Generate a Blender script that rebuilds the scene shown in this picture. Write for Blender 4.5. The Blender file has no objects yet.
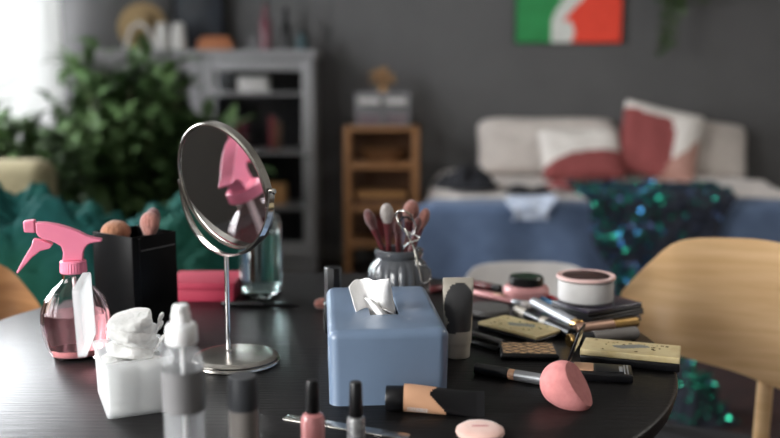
import bpy, bmesh, math, random
from mathutils import Vector, Matrix, noise
random.seed(7)
C = bpy.context.scene.collection
PI = math.pi
R = math.radians

# ------------------------------------------------------------------ camera
CZ = 1.13; PITCH = math.atan(132/900); TZ = 0.75
cd = bpy.data.cameras.new('camera'); cam = bpy.data.objects.new('camera', cd); C.objects.link(cam)
cam.location = (0, 0, CZ); cam.rotation_euler = (PI/2-PITCH, 0, 0)
cd.sensor_width = 36; cd.lens = 900/780*36
cd.clip_start = .05; cd.clip_end = 60
cd.dof.use_dof = True; cd.dof.focus_distance = 1.16; cd.dof.aperture_fstop = 2.3
bpy.context.scene.camera = cam
# ------------------------------------------------------------------ world, lights, exposure
w = bpy.data.worlds.new('world'); bpy.context.scene.world = w; w.use_nodes = True
w.node_tree.nodes['Background'].inputs[0].default_value = (.86, .93, 1, 1)
w.node_tree.nodes['Background'].inputs[1].default_value = 2.2
def area(name, loc, rot, sx, sy, power, col):
    l = bpy.data.lights.new(name, 'AREA'); l.shape = 'RECTANGLE'; l.size = sx; l.size_y = sy; l.energy = power; l.color = col
    o = bpy.data.objects.new(name, l); C.objects.link(o); o.location = loc; o.rotation_euler = rot; return o
area('daylight_back_window', (-2.85, 3.9, 1.75), (0, R(-90), 0), 2.2, 3.4, 245, (.95, .97, 1))
area('daylight_front_window', (-2.85, -.6, 1.75), (0, R(-90), 0), 2.2, 3.0, 200, (1, .985, .96))
area('added_fill_light', (2.5, 2.2, 2.6), (0, 0, 0), .8, .8, 20, (1, .95, .88))  # added overhead warm fill without a fixture, brightens bed and right side
vs = bpy.context.scene.view_settings
bpy.context.scene.display_settings.display_device = 'sRGB'
vs.view_transform = 'Standard'; vs.look = 'None'; vs.exposure = 0.78; vs.gamma = 1; vs.use_curve_mapping = False

# ------------------------------------------------------------------ placing
def ray(px, py):
    x = (px-390)/900; y = -(py-219)/900; c, s = math.cos(PITCH), math.sin(PITCH)
    return Vector((x, c+y*s, -s+y*c))
def at(px, py, Y):
    d = ray(px, py); return Vector((0, 0, CZ)) + d*(Y/d.y)
def on(px, py, z=TZ):
    d = ray(px, py); return Vector((0, 0, CZ)) + d*((z-CZ)/d.z)

# ------------------------------------------------------------------ materials
def lin(c):
    if isinstance(c, str):
        c = [int(c[i:i+2], 16)/255 for i in (0, 2, 4)]
        c = [x/12.92 if x <= .04045 else ((x+.055)/1.055)**2.4 for x in c]
    return (*c[:3], 1)
def mat(name, col, rough=.5, metal=0, trans=0, ior=1.45, coat=0, spec=.5, col2=None, scale=20, stretch=(1, 1, 1), bump=0, bscale=None, sheen=0, alpha=1, sub=0, emis=0, detail=4, coords='Object', ramp=(.35, .65)):
    m = bpy.data.materials.new(name); m.use_nodes = True; nt = m.node_tree; b = nt.nodes['Principled BSDF']
    I = b.inputs
    I['Base Color'].default_value = lin(col); I['Roughness'].default_value = rough; I['Metallic'].default_value = metal
    I['Transmission Weight'].default_value = trans; I['IOR'].default_value = ior; I['Coat Weight'].default_value = coat
    I['Specular IOR Level'].default_value = spec; I['Sheen Weight'].default_value = sheen; I['Alpha'].default_value = alpha
    if sub: I['Subsurface Weight'].default_value = sub; I['Subsurface Radius'].default_value = (.01, .006, .005)
    if emis: I['Emission Color'].default_value = lin(col); I['Emission Strength'].default_value = emis
    if col2 or bump:
        tc = nt.nodes.new('ShaderNodeTexCoord'); mp = nt.nodes.new('ShaderNodeMapping'); mp.inputs['Scale'].default_value = stretch
        nt.links.new(tc.outputs[coords], mp.inputs[0])
        n = nt.nodes.new('ShaderNodeTexNoise'); n.inputs['Scale'].default_value = scale; n.inputs['Detail'].default_value = detail
        nt.links.new(mp.outputs[0], n.inputs['Vector'])
        if col2:
            r = nt.nodes.new('ShaderNodeValToRGB'); r.color_ramp.elements[0].color = lin(col); r.color_ramp.elements[1].color = lin(col2)
            r.color_ramp.elements[0].position = ramp[0]; r.color_ramp.elements[1].position = ramp[1]
            nt.links.new(n.outputs['Fac'], r.inputs[0]); nt.links.new(r.outputs[0], I['Base Color'])
        if bump:
            if bscale:
                n = nt.nodes.new('ShaderNodeTexNoise'); n.inputs['Scale'].default_value = bscale; n.inputs['Detail'].default_value = detail
                nt.links.new(mp.outputs[0], n.inputs['Vector'])
            bp = nt.nodes.new('ShaderNodeBump'); bp.inputs['Strength'].default_value = bump; bp.inputs['Distance'].default_value = .01
            nt.links.new(n.outputs['Fac'], bp.inputs['Height']); nt.links.new(bp.outputs[0], I['Normal'])
    return m
def sheer(name, col, clear=.3, rough=.6, transl=.5):
    """thin see-through plastic, glass or cloth: diffuse + translucent + transparent"""
    m = bpy.data.materials.new(name); m.use_nodes = True; nt = m.node_tree; nt.nodes.remove(nt.nodes['Principled BSDF'])
    out = nt.nodes['Material Output']
    p = nt.nodes.new('ShaderNodeBsdfPrincipled'); p.inputs['Base Color'].default_value = lin(col); p.inputs['Roughness'].default_value = rough
    t = nt.nodes.new('ShaderNodeBsdfTranslucent'); t.inputs[0].default_value = lin(col)
    a = nt.nodes.new('ShaderNodeMixShader'); a.inputs[0].default_value = transl
    nt.links.new(p.outputs[0], a.inputs[1]); nt.links.new(t.outputs[0], a.inputs[2])
    tr = nt.nodes.new('ShaderNodeBsdfTransparent'); b = nt.nodes.new('ShaderNodeMixShader'); b.inputs[0].default_value = clear
    nt.links.new(a.outputs[0], b.inputs[1]); nt.links.new(tr.outputs[0], b.inputs[2]); nt.links.new(b.outputs[0], out.inputs[0])
    return m
def pane(name, tint='ffffff', gl=.08, rough=.02):
    """thin flat glass: mostly transparent, a fresnel reflection"""
    m = bpy.data.materials.new(name); m.use_nodes = True; nt = m.node_tree; nt.nodes.remove(nt.nodes['Principled BSDF'])
    out = nt.nodes['Material Output']
    tr = nt.nodes.new('ShaderNodeBsdfTransparent'); tr.inputs[0].default_value = lin(tint)
    g = nt.nodes.new('ShaderNodeBsdfGlossy'); g.inputs['Roughness'].default_value = rough
    lw = nt.nodes.new('ShaderNodeLayerWeight'); lw.inputs[0].default_value = .5
    pw_ = nt.nodes.new('ShaderNodeMath'); pw_.operation = 'POWER'; pw_.inputs[1].default_value = 4.5; nt.links.new(lw.outputs['Facing'], pw_.inputs[0])
    ad = nt.nodes.new('ShaderNodeMath'); ad.operation = 'ADD'; ad.inputs[1].default_value = gl
    x = nt.nodes.new('ShaderNodeMixShader'); nt.links.new(pw_.outputs[0], ad.inputs[0]); nt.links.new(ad.outputs[0], x.inputs[0])
    nt.links.new(tr.outputs[0], x.inputs[1]); nt.links.new(g.outputs[0], x.inputs[2]); nt.links.new(x.outputs[0], out.inputs[0])
    return m

M = dict(
 wall=mat('wall_paint', '5c5b5b', .85, col2='626161', scale=3, bump=.05, bscale=120),
 pale=mat('pale_wall_paint', '7c7a78', .9, col2='777573', scale=3),
 ceil=mat('ceiling_paint', 'a09e9b', .9, col2='9a9895', scale=3),
 floor=mat('floor_boards', '3a2c24', .45, col2='241a15', scale=6, stretch=(.6, 8, 1), bump=.1),
 skirt=mat('skirting_paint', '55524f', .5, col2='5a5754', scale=8),
 frame=mat('window_paint', 'e9e9e6', .4, col2='e2e2de', scale=9),
 rug=mat('rug_wool', '331a15', .95, col2='1c0f10', scale=30, bump=.4, bscale=160),
 pane=pane('window_glass', gl=.01),
 curtain=sheer('curtain_cloth', 'd6d6d4', .0, .8, .13),
 tabletop=mat('black_stained_wood', '0f0e0f', .37, col2='191818', scale=16, stretch=(1, 12, 9), bump=.12, detail=7, spec=.28),
 birch=mat('birch_plywood', 'dcb88c', .38, col2='cda678', scale=7, stretch=(.8, .8, 9), detail=5, bump=.03),
 oak=mat('oak_wood', 'a5764c', .5, col2='8e623c', scale=9, stretch=(1, 1, 6), detail=5),
 black_pl=mat('black_plastic', '0d0d0f', .28, col2='121215', scale=30),
 black_mt=mat('matte_black_plastic', '09090a', .34, col2='0d0d0e', scale=30, spec=.12),
 chrome=mat('polished_steel', 'd9d7d4', .12, 1, col2='cfcdca', scale=12),
 brushed=mat('brushed_steel', 'b8b4ad', .25, 1, col2='aaa69f', scale=40),
 mirror=mat('mirror_silvering', 'f3f3f3', .0, 1),
 gold=mat('gold_metal', 'd8b277', .25, 1, col2='c9a266', scale=20),
 rose=mat('rose_gold_metal', 'c9a592', .35, .9, col2='bd9984', scale=20),
 bluebox=mat('blue_grey_lacquer', '66788f', .38, col2='627389', scale=12, coat=.15),
 inside=mat('dark_inner_card', '23272e', .8, col2='1c2026', scale=9),
 tissue=mat('tissue_paper', 'f2f0ee', .95, col2='eae8e6', scale=60, sheen=.2, bump=.25, bscale=90),
 cotton=mat('cotton_wool', 'f6f5f3', 1, col2='ededea', scale=90, sheen=.4, bump=.4, bscale=220),
 frost=sheer('frosted_plastic', 'f2f4f5', .5, .3, .4),
 pink=mat('pink_plastic', 'ef8ba6', .3, col2='ea84a0', scale=20, sub=.15),
 pinkliq=mat('pink_water', 'fbc4c8', .0, trans=1, ior=1.12),
 clear=mat('clear_plastic', 'fff2f4', .03, trans=1, ior=1.22),
 clearg=sheer('clear_thin_plastic', 'eef0f2', .90, .1, .35),
 bottleglass=pane('bottle_clear_glass', 'eaf6f4', .05),
 pinkclear=pane('pink_tinted_clear_plastic', 'fadadd', .08, .04),
 water=mat('water', 'f0fbfa', .0, trans=1, ior=1.33),
 magenta=mat('magenta_card', 'a83048', .6, col2='a02c44', scale=12),
 white_pl=mat('white_plastic', 'eeeeee', .35, col2='e6e6e6', scale=20, sub=.1),
 label_grey=mat('grey_label', '757475', .5, col2='706f70', scale=20),
 capgrey=mat('dark_grey_plastic', '303236', .6, col2='2b2d31', scale=20),
 bodygrey=mat('grey_brown_bottle', '78736f', .4, col2='6f6a66', scale=20),
 polish=mat('pink_nail_lacquer', 'd58f8f', .15, col2='cc8585', scale=20, coat=.8),
 glitter=mat('silver_glitter_lacquer', 'c9c9c9', .3, .6, col2='7d7f83', scale=260, coat=.8),
 jar=mat('grey_glazed_ceramic', '5c5f64', .16, col2='54575c', scale=15, coat=.5),
 maroon=mat('maroon_lacquer', '6a2f33', .3, col2='5c272b', scale=20, coat=.4),
 bristle_p=mat('dusty_pink_bristle', 'a97468', .95, col2='8c5a50', scale=60, stretch=(6, 6, .6), bump=.5, sheen=.4),
 bristle_m=mat('mauve_bristle', '7d5150', .95, col2='63403f', scale=60, stretch=(6, 6, .6), bump=.5, sheen=.4),
 bristle_w=mat('white_bristle', 'd8cfc9', .95, col2='a39a96', scale=60, stretch=(6, 6, .6), bump=.5, sheen=.4),
 bristle_t=mat('tan_bristle', 'b98464', .95, col2='9c6a4e', scale=60, stretch=(6, 6, .6), bump=.5, sheen=.4),
 cream=mat('cream_plastic', 'b3aca0', .4, col2='aca598', scale=20),
 greyprint=mat('charcoal_print', '3f3f40', .28, col2='3b3b3c', scale=20),
 peach=mat('peach_print', 'd9a988', .35, col2='d2a17f', scale=20),
 white=mat('white_print', 'ececec', .5),
 sponge=mat('pink_foam', 'cb8583', .9, col2='c17b7a', scale=120, bump=.12, bscale=300, sub=.1),
 puff=mat('powder_pink_velour', 'ecc4b8', .95, col2='e5b9ac', scale=60, sheen=.5, bump=.1, bscale=300),
 goldfoil=mat('pale_gold_foil_card', 'd8c79b', .38, .25, col2='ccb684', scale=60, ramp=(.4, .7)),
 greyfoil=mat('grey_foil_print', '8d8f88', .4, .3),
 bronzer=mat('bronzer_powder', 'c9a580', .8, col2='bd9872', scale=80),
 silver=mat('silver_plastic', 'a3a5a9', .38, .5, col2='999b9f', scale=20),
 navy=mat('navy_lacquer', '0d1017', .35, col2='0b0d13', scale=20),
 softgrey=mat('soft_grey_lid', '615f5e', .45, col2='5a5857', scale=20),
 rosepl=mat('rose_plastic', 'dca0a0', .35, col2='d49696', scale=20),
 palerose=mat('pale_rose_plastic', 'e0bfba', .35, col2='d9b6b1', scale=20),
 powderw=mat('pale_powder', 'd9d6d4', .7, col2='ceccca', scale=60),
 darkdisc=mat('dark_brown_disc', '3a2522', .4, col2='33201d', scale=20),
 purple=mat('purple_black_card', '241f2e', .25, col2='2c2438', scale=9, coat=.5),
 green=mat('green_lacquer', '1f7a55', .3, col2='1a6b4a', scale=20, coat=.3),
 dkgreen=mat('dark_green_card', '123d33', .3, col2='3a2b4a', scale=40, coat=.5),
 blueb=mat('blue_lacquer', '4a7fa6', .3, col2='437599', scale=20),
 red=mat('red_lacquer', 'b04048', .3, col2='a3383f', scale=20),
 # background
 cab=mat('grey_cabinet_paint', '8f8e8f', .5, col2='8a898a', scale=6),
 cabin=mat('cabinet_interior', '2e2e31', .8, col2='28282b', scale=6),
 leaf=mat('plant_leaf', '52693f', .5, col2='2c4322', scale=3, spec=.4),
 stem=mat('plant_stem', '4a4a28', .7, col2='3a3c20', scale=9),
 pot=mat('plant_pot', '6b5d50', .7, col2='5f5247', scale=9),
 soil=mat('potting_soil', '241a14', 1, col2='1a120d', scale=40),
 tulle=mat('teal_tulle', '0a4a3c', .95, col2='0a4a50', scale=2.2, bump=.3, bscale=25),
 linen=mat('cream_upholstery', '80775c', .9, col2='776e54', scale=30, bump=.2, bscale=120),
 sheet=mat('grey_beige_linen', 'd2c9c2', .95, col2='c8bfb8', scale=8, bump=.25, bscale=30, sheen=.2),
 pillow=mat('pillow_linen', 'd0c7c0', .95, col2='c5bcb5', scale=10, bump=.2, bscale=40),
 cwhite=mat('off_white_cotton', 'e2dcd6', .95, col2='d8d2cc', scale=30, bump=.1, bscale=90),
 cred=mat('brick_red_cotton', '8e4a49', .95, col2='844342', scale=30, bump=.1, bscale=90),
 cpink=mat('dusty_rose_cotton', 'b98f83', .95, col2='ae8478', scale=30, bump=.1, bscale=90),
 blanket=mat('blue_blanket', '53647f', .95, col2='4b5b76', scale=14, bump=.3, bscale=40, sheen=.1),
 bedwood=mat('bed_frame_wood', '4a4541', .6, col2='3f3a37', scale=9),
 cloth_blk=mat('black_fabric', '15161a', .9, col2='1d1e24', scale=20, bump=.3, bscale=50),
 cloth_lace=mat('white_lace', 'c3cad6', .9, col2='98a6bf', scale=60, bump=.4, bscale=90),
 cloth_navy=mat('navy_mesh_fabric', '11151f', .85, col2='161c2a', scale=20, bump=.3, bscale=50),
 seq_t=mat('teal_sequin', '2fb5a0', .18, .9), seq_b=mat('blue_sequin', '3c83b8', .18, .9), seq_n=mat('navy_sequin', '27324d', .2, .9), seq_g=mat('green_sequin', '2ba486', .18, .9),
 straw=mat('straw', 'b9a07a', .9, col2='9a8058', scale=60, bump=.5, bscale=90),
 black_pic=mat('dark_picture', '1c2027', .4, col2='2b323d', scale=5),
 orange=mat('terracotta_wood', 'b0704a', .6, col2='a06340', scale=12),
 wine=mat('wine_glass_paint', '6d3a45', .2, col2='5c2e39', scale=12, coat=.4),
 teal_s=mat('teal_ceramic', '2d4a50', .4, col2='284349', scale=12),
 whitec=mat('white_ceramic', 'dcdad6', .4, col2='d2d0cc', scale=12),
 redbk=mat('red_cloth_binding', '7a2b31', .7, col2='6c242a', scale=12),
 tanbk=mat('tan_card', 'b98a58', .7, col2='ab7d4d', scale=12),
 brownbk=mat('brown_card', '6b4a34', .7, col2='5e402c', scale=12),
 wicker=mat('wicker', '7d5430', .8, col2='5b3b20', scale=50, bump=.6, bscale=80),
 acry=sheer('clear_acrylic', 'e6e6ea', .88, .15, .3),
 acryc=mat('mauve_cosmetics', '6d4450', .5, col2='4c303a', scale=20),
 dried=mat('dried_flower', 'bd9468', .9, col2='a37d55', scale=20),
 cgreen=mat('green_paint', '2f9150', .6, col2='2a8548', scale=12),
 cwh=mat('white_paint', 'dcdcd6', .6, col2='d0d2cb', scale=12),
 corg=mat('orange_red_paint', 'ee4a35', .6, col2='e6432f', scale=12),
 chairw=mat('white_shell', 'c9c6c4', .45, col2='c2bfbd', scale=12),
 velvet=mat('black_seat_fabric', '17181c', .9, col2='1c1d22', scale=40),
)

# ------------------------------------------------------------------ mesh helpers
class B:
    def __init__(s): s.V = []; s.F = []; s.K = []
    def add(s, V, F, k=0):
        n = len(s.V); s.V += [tuple(v) for v in V]; s.F += [tuple(i+n for i in f) for f in F]; s.K += [k]*len(F) if isinstance(k, int) else k
        return s
    def loft(s, loops, cap=(True, True), k=0, kf=None, wrap=False):
        n = len(loops[0]); V = [p for l in loops for p in l]; F = []; K = []
        L = len(loops)
        for i in range(L if wrap else L-1):
            a, b = i*n, ((i+1) % L)*n
            for j in range(n):
                q = (j+1) % n; F.append((a+j, a+q, b+q, b+j)); K.append(kf(i, j) if kf else k)
        if not wrap:
            if cap[0]: F.append(tuple(range(n))[::-1]); K.append(kf(0, 0) if kf else k)
            if cap[1]: F.append(tuple((L-1)*n+j for j in range(n))); K.append(kf(L-2, 0) if kf else k)
        return s.add(V, F, K)
    def lathe(s, prof, n=40, o=(0, 0, 0), axis='z', cap=(True, True), sx=1, sy=1, k=0, kf=None, rib=None):
        loops = []
        for t, r in prof:
            l = []
            for j in range(n):
                a = 2*PI*j/n; rr_ = r*(rib(a, t) if rib else 1); x, y = rr_*math.cos(a)*sx, rr_*math.sin(a)*sy
                l.append((x+o[0], y+o[1], t+o[2]) if axis == 'z' else (t+o[0], x+o[1], y+o[2]))
            loops.append(l)
        return s.loft(loops, cap, k, kf)
    def rbox(s, w, d, h, o=(0, 0, 0), r=.003, b=None, seg=3, k=0, taper=1, rot=None):
        """box standing on o, rounded vertical corners r and edges b"""
        b = min(r, h/2.01) if b is None else b
        prof = [(0, b)] + [(b*(1-math.cos(a)), b*(1-math.sin(a))) for a in (PI/6, PI/3, PI/2)]
        lv = [(z, ins) for z, ins in prof] + [(h-z, ins) for z, ins in prof[::-1]]
        loops = []
        for z, ins in lv:
            t = 1+(taper-1)*z/h
            l = [(x+o[0], y+o[1], z+o[2]) for x, y in rr(w*t-2*ins, d*t-2*ins, max(r-ins, r*.15, .0002), seg)]
            loops.append(l)
        if rot: 
            loops = [[tuple(rot @ Vector(p)) for p in l] for l in loops]
        return s.loft(loops, k=k)
    def tube(s, pts, r, n=10, k=0, closed=False, cap=True):
        pts = [Vector(p) for p in pts]; loops = []; N = len(pts); up = None
        for i, p in enumerate(pts):
            a = pts[(i-1) % N] if (closed or i > 0) else p; c = pts[(i+1) % N] if (closed or i < N-1) else p
            t = (c-a).normalized()
            if up is None: up = t.orthogonal().normalized()
            u = (up-t*up.dot(t)).normalized(); up = u; v = t.cross(u)
            rad = r[i] if isinstance(r, (list, tuple)) else r
            loops.append([p+(u*math.cos(q)+v*math.sin(q))*rad for q in [2*PI*j/n for j in range(n)]])
        return s.loft(loops, (cap and not closed,)*2, k, wrap=closed)
    def build(s, name, m, parent=None, smooth=35, mods=None):
        me = bpy.data.meshes.new(name); me.from_pydata(s.V, [], s.F)
        ms = m if isinstance(m, (list, tuple)) else [m]
        for x in ms: me.materials.append(M[x] if isinstance(x, str) else x)
        for p, k in zip(me.polygons, s.K): p.material_index = k; p.use_smooth = True
        bm = bmesh.new(); bm.from_mesh(me); bmesh.ops.recalc_face_normals(bm, faces=bm.faces)
        for e in bm.edges:
            if len(e.link_faces) == 2 and e.calc_face_angle(0) > R(smooth): e.smooth = False
        bm.to_mesh(me); bm.free()
        o = bpy.data.objects.new(name, me); C.objects.link(o)
        if parent: o.parent = parent
        return o
def rr(w, d, r, seg=4):
    r = min(r, w/2.001, d/2.001); out = []
    for cx, cy, a0 in ((1, 1, 0), (-1, 1, 90), (-1, -1, 180), (1, -1, 270)):
        for i in range(seg+1):
            a = R(a0+90*i/seg); out.append((cx*(w/2-r)+r*math.cos(a), cy*(d/2-r)+r*math.sin(a)))
    return out
def box(x0, x1, y0, y1, z0, z1, b=None, r=.003):
    b = b or B(); return b.rbox(abs(x1-x0), abs(y1-y0), abs(z1-z0), ((x0+x1)/2, (y0+y1)/2, min(z0, z1)), r, seg=2)
def tag(o, label, cat, group=None, kind=None):
    if label: o['label'] = label
    if cat: o['category'] = cat
    if group: o['group'] = group
    if kind: o['kind'] = kind
    return o
def thing(name, label, cat, loc, rz=0, group=None):
    o = bpy.data.objects.new(name, None); C.objects.link(o); o.empty_display_size = .02
    o.location = loc; o.rotation_euler = (0, 0, rz); return tag(o, label, cat, group)
def lay(name, label, cat, p0, p1, group=None):
    p0, p1 = Vector(p0), Vector(p1)
    return thing(name, label, cat, p0, math.atan2(p1.y-p0.y, p1.x-p0.x), group), (p1-p0).length
def copy_tree(o, parent=None):
    c = o.copy(); C.objects.link(c); c.parent = parent
    for ch in o.children: copy_tree(ch, c)
    return c
def struct(o): o['kind'] = 'structure'; return o
def point_z(o, d):
    o.rotation_mode = 'QUATERNION'; o.rotation_quaternion = Vector(d).to_track_quat('Z', 'Y')

# ================================================================== SETTING
WY = 5.8; XL = -2.2; XR = 3.4; YF = -2.2; CH = 2.7
struct(box(XL-.2, XR+.2, YF-.2, WY+.2, -.1, 0).build('floor', 'floor'))
struct(box(XL-.2, XR+.2, YF-.2, WY+.2, CH, CH+.1).build('ceiling', 'ceil'))
struct(box(XL-.2, XR+.2, WY, WY+.15, 0, CH).build('wall_back', 'wall'))
struct(box(XR, XR+.15, YF, WY, 0, CH).build('wall_right', 'pale'))
struct(box(XL-.2, XR+.2, YF-.15, YF, 0, CH).build('wall_front', 'pale'))
wl = B()
W1 = (2.45, 5.64); W2 = (-1.9, .85); Z0, Z1 = .75, 2.45
for a, b_ in ((YF, W2[0]), (W2[1], W1[0]), (W1[1], WY)): box(XL-.15, XL, a, b_, 0, CH, wl)
for a, b_ in (W1, W2):
    box(XL-.15, XL, a, b_, 0, Z0, wl); box(XL-.15, XL, a, b_, Z1, CH, wl)
struct(wl.build('wall_left', 'pale'))
for i, (a, b_) in enumerate((W1, W2)):
    f = B(); 
    for y in (a+.03, (a+b_)/2, b_-.03): box(XL-.11, XL-.04, y-.03, y+.03, Z0, Z1, f)
    for z in (Z0+.03, Z1-.03): box(XL-.11, XL-.04, a, b_, z-.03, z+.03, f)
    fo = struct(f.build('window_%d' % (i+1), 'frame'))
    box(XL-.08, XL-.074, a+.03, b_-.03, Z0+.03, Z1-.03).build('window_pane', 'pane', fo)
struct(box(XL, XR, WY-.018, WY, 0, .09).build('baseboard_back', 'skirt'))
struct(box(XR-.018, XR, YF, WY-.02, 0, .09).build('baseboard_right', 'skirt'))
# rug
rg = B(); rg.rbox(2.4, 2.6, .012, (1.5, 2.45, 0), .05, .005); tag(rg.build('rug', 'rug'), 'dark red brown rug on the floor behind the table', 'rug')

# curtain
cv = B(); rows = 14; cols = 150; V = []; F = []
for i in range(rows):
    z = .1+(2.58-.1)*i/(rows-1)
    for j in range(cols):
        y = 4.05+(5.72-4.05-.12*(i/(rows-1)))*j/(cols-1)
        V.append((XL+.15+.035*math.sin(j*.62)+.012*math.sin(j*.23+1)+.012*(1-i/rows)*math.sin(j*1.1), y, z))
for i in range(rows-1):
    for j in range(cols-1): F.append((i*cols+j, i*cols+j+1, (i+1)*cols+j+1, (i+1)*cols+j))
cv.add(V, F); cu = cv.build('curtain', 'curtain'); tag(cu, 'long white curtain hanging in the window left of the plant', 'curtain')
ro = B().tube([(XL+.15, 3.9, 2.6), (XL+.15, 5.77, 2.6)], .012); tag(ro.build('curtain_rod', 'brushed'), 'metal rod the white curtain hangs from', 'curtain rod')

# ================================================================== TABLE
TC = (-.133, 1.292); TR = .534
t = thing('round_table', 'round black stained wooden table holding all the makeup', 'table', (TC[0], TC[1], 0))
B().lathe([(TZ-.028, TR-.012), (TZ-.022, TR-.004), (TZ-.006, TR), (TZ-.002, TR-.001), (TZ, TR-.004)], 128).build('tabletop', 'tabletop', t)
B().lathe([(.03, .05), (.06, .035), (.6, .035), (TZ-.03, .08), (TZ-.0285, .2)], 32).build('pedestal', 'black_mt', t)
B().lathe([(.0, .28), (.015, .28), (.03, .05)], 48).build('base', 'black_mt', t)

# ================================================================== CHAIRS
def shell_chair(label,  cols_, m='birch', leg='birch', seat='velvet', thick=.012, name='chair', legs=True, seatz=.45, foot=.0125):
    """cols_: list of (top point, bottom point) along the backrest"""
    mid_t = cols_[len(cols_)//2]; mid = (mid_t[0]+mid_t[1])/2
    a, b_ = cols_[0][1], cols_[-1][1]; d = Vector((b_.x-a.x, b_.y-a.y, 0)).normalized()
    nrm = Vector((-d.y, d.x, 0))
    if nrm.dot(Vector((TC[0], TC[1], 0))-Vector((mid.x, mid.y, 0))) < 0: nrm = -nrm
    root = thing(name, label, 'chair', (mid.x, mid.y, 0)); O = Vector((mid.x, mid.y, 0))
    # resample smooth
    def cr(P, t):
        n = len(P)-1; i = min(int(t*n), n-1); f = t*n-i
        p = [P[max(i-1, 0)], P[i], P[i+1], P[min(i+2, n)]]
        return .5*((2*p[1])+(-p[0]+p[2])*f+(2*p[0]-5*p[1]+4*p[2]-p[3])*f*f+(-p[0]+3*p[1]-3*p[2]+p[3])*f**3)
    T = [c[0] for c in cols_]; Bt = [c[1] for c in cols_]; N = 40; K = 9; loops = []
    for j in range(N+1):
        tt = j/N; p, q = cr(T, tt), cr(Bt, tt); l1 = []; l2 = []
        for i in range(K):
            f = i/(K-1); x = p.lerp(q, f)+nrm*(-.02*math.sin(PI*f))
            e = thick/2*(1 if 0 < i < K-1 else .35)
            l1.append(x+nrm*e-O); l2.append(x-nrm*e-O)
        loops.append(l1+l2[::-1])
    B().loft(loops).build('backrest', m, root)
    sc = Vector((mid.x, mid.y, 0))+nrm*.14-O; rz = Matrix.Rotation(math.atan2(d.y, d.x), 4, 'Z')
    sb = B().rbox(.42, .40, .03, (0, 0, 0), .08, .012, seg=6); sb.V = [tuple(rz @ Vector(v)+sc+Vector((0, 0, seatz-.03))) for v in sb.V]
    sb.build('seat', seat, root)
    if legs:
        for sx in (-.14, .14):
            for sy in (-.15, .17):
                p = sc+d*sx+nrm*(-sy); e = p+d*sx*.12-nrm*sy*.25
                top = Vector((p.x, p.y, seatz-.03))
                B().tube([Vector((e.x, e.y, foot)), top], [.011, .016], 14).build('leg', leg, root)
        for sx in (-.165, .065):
            p = sc+d*sx-nrm*.16; 
            fr_ = .5+sx*1.6; tpt = cr(Bt, fr_); q = (tpt+cr(T, fr_))/2-O-nrm*.032
            B().tube([Vector((p.x, p.y, seatz-.02)), Vector((tpt.x, tpt.y, tpt.z))-O-nrm*.028, q], .015, 14).build('back_post', leg, root)
    return root
cols_ = [((622, 291), (612, 322), 1.74), ((650, 262), (650, 342), 1.73), ((680, 241), (684, 357), 1.70), ((730, 238), (733, 371), 1.68), ((780, 243), (785, 391), 1.65), ((830, 262), (835, 412), 1.60), ((875, 318), (878, 400), 1.55)]
shell_chair('light birch chair with a wide curved backrest right of the table', [(at(*a, Y), at(*b_, Y-.02)) for a, b_, Y in cols_])
colsL = [((48, 318), (52, 350), 1.70), ((30, 292), (34, 372), 1.72), ((5, 267), (5, 380), 1.73), ((-40, 252), (-40, 385), 1.70), ((-90, 258), (-90, 390), 1.62), ((-130, 300), (-130, 380), 1.55)]
shell_chair('brown wooden chair at the left edge behind the spray bottle', [(at(*a, Y), at(*b_, Y-.02)) for a, b_, Y in colsL], m='oak', leg='oak', foot=0)
colsW = [((461, 285), (466, 320), 2.22), ((475, 267), (476, 330), 2.24), ((500, 262.5), (500, 332), 2.26), ((530, 262), (530, 333), 2.27), ((560, 263), (560, 332), 2.26), ((583, 270), (584, 330), 2.24), ((598, 290), (595, 320), 2.22)]
shell_chair('white shell chair tucked behind the pink and white jars', [(at(*a, Y), at(*b_, Y-.02)) for a, b_, Y in colsW], m='chairw', leg='chairw', seat='chairw')

# ================================================================== BACKGROUND
# ---- cabinet
CX0, CX1 = at(100, 200, 5.4).x, at(315, 200, 5.4).x; CY0, CY1 = 5.38, 5.78; CT = at(200, 50, 5.38).z
cb = thing('glass_door_cabinet', 'grey painted cabinet with glass doors behind the plant', 'cabinet', ((CX0+CX1)/2, CY0, 0))
def cbx(name, x0, x1, y0, y1, z0, z1, m='cab', parent=None, b=None):
    o = box(x0-(CX0+CX1)/2, x1-(CX0+CX1)/2, y0-CY0, y1-CY0, z0, z1, b); return o.build(name, m, parent or cb) if name else o
cbx('top_board', CX0-.02, CX1+.02, CY0-.02, CY1, CT-.045, CT)
cbx('side_panel', CX0, CX0+.03, CY0+.022, CY1, 0, CT-.046); cbx('side_panel', CX1-.03, CX1, CY0+.022, CY1, 0, CT-.046)
cbx('back_panel', CX0+.031, CX1-.031, CY1-.02, CY1, .05, CT-.046, 'cabin')
cbx('plinth', CX0+.031, CX1-.031, CY0+.04, CY1-.021, 0, .1)
SH = [at(250, 92, 5.5).z, at(250, 150, 5.5).z, at(250, 205, 5.5).z]
for z in SH: cbx('shelf', CX0+.031, CX1-.031, CY0+.03, CY1-.021, z-.02, z)
xm = at(203, 100, 5.4).x
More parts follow.
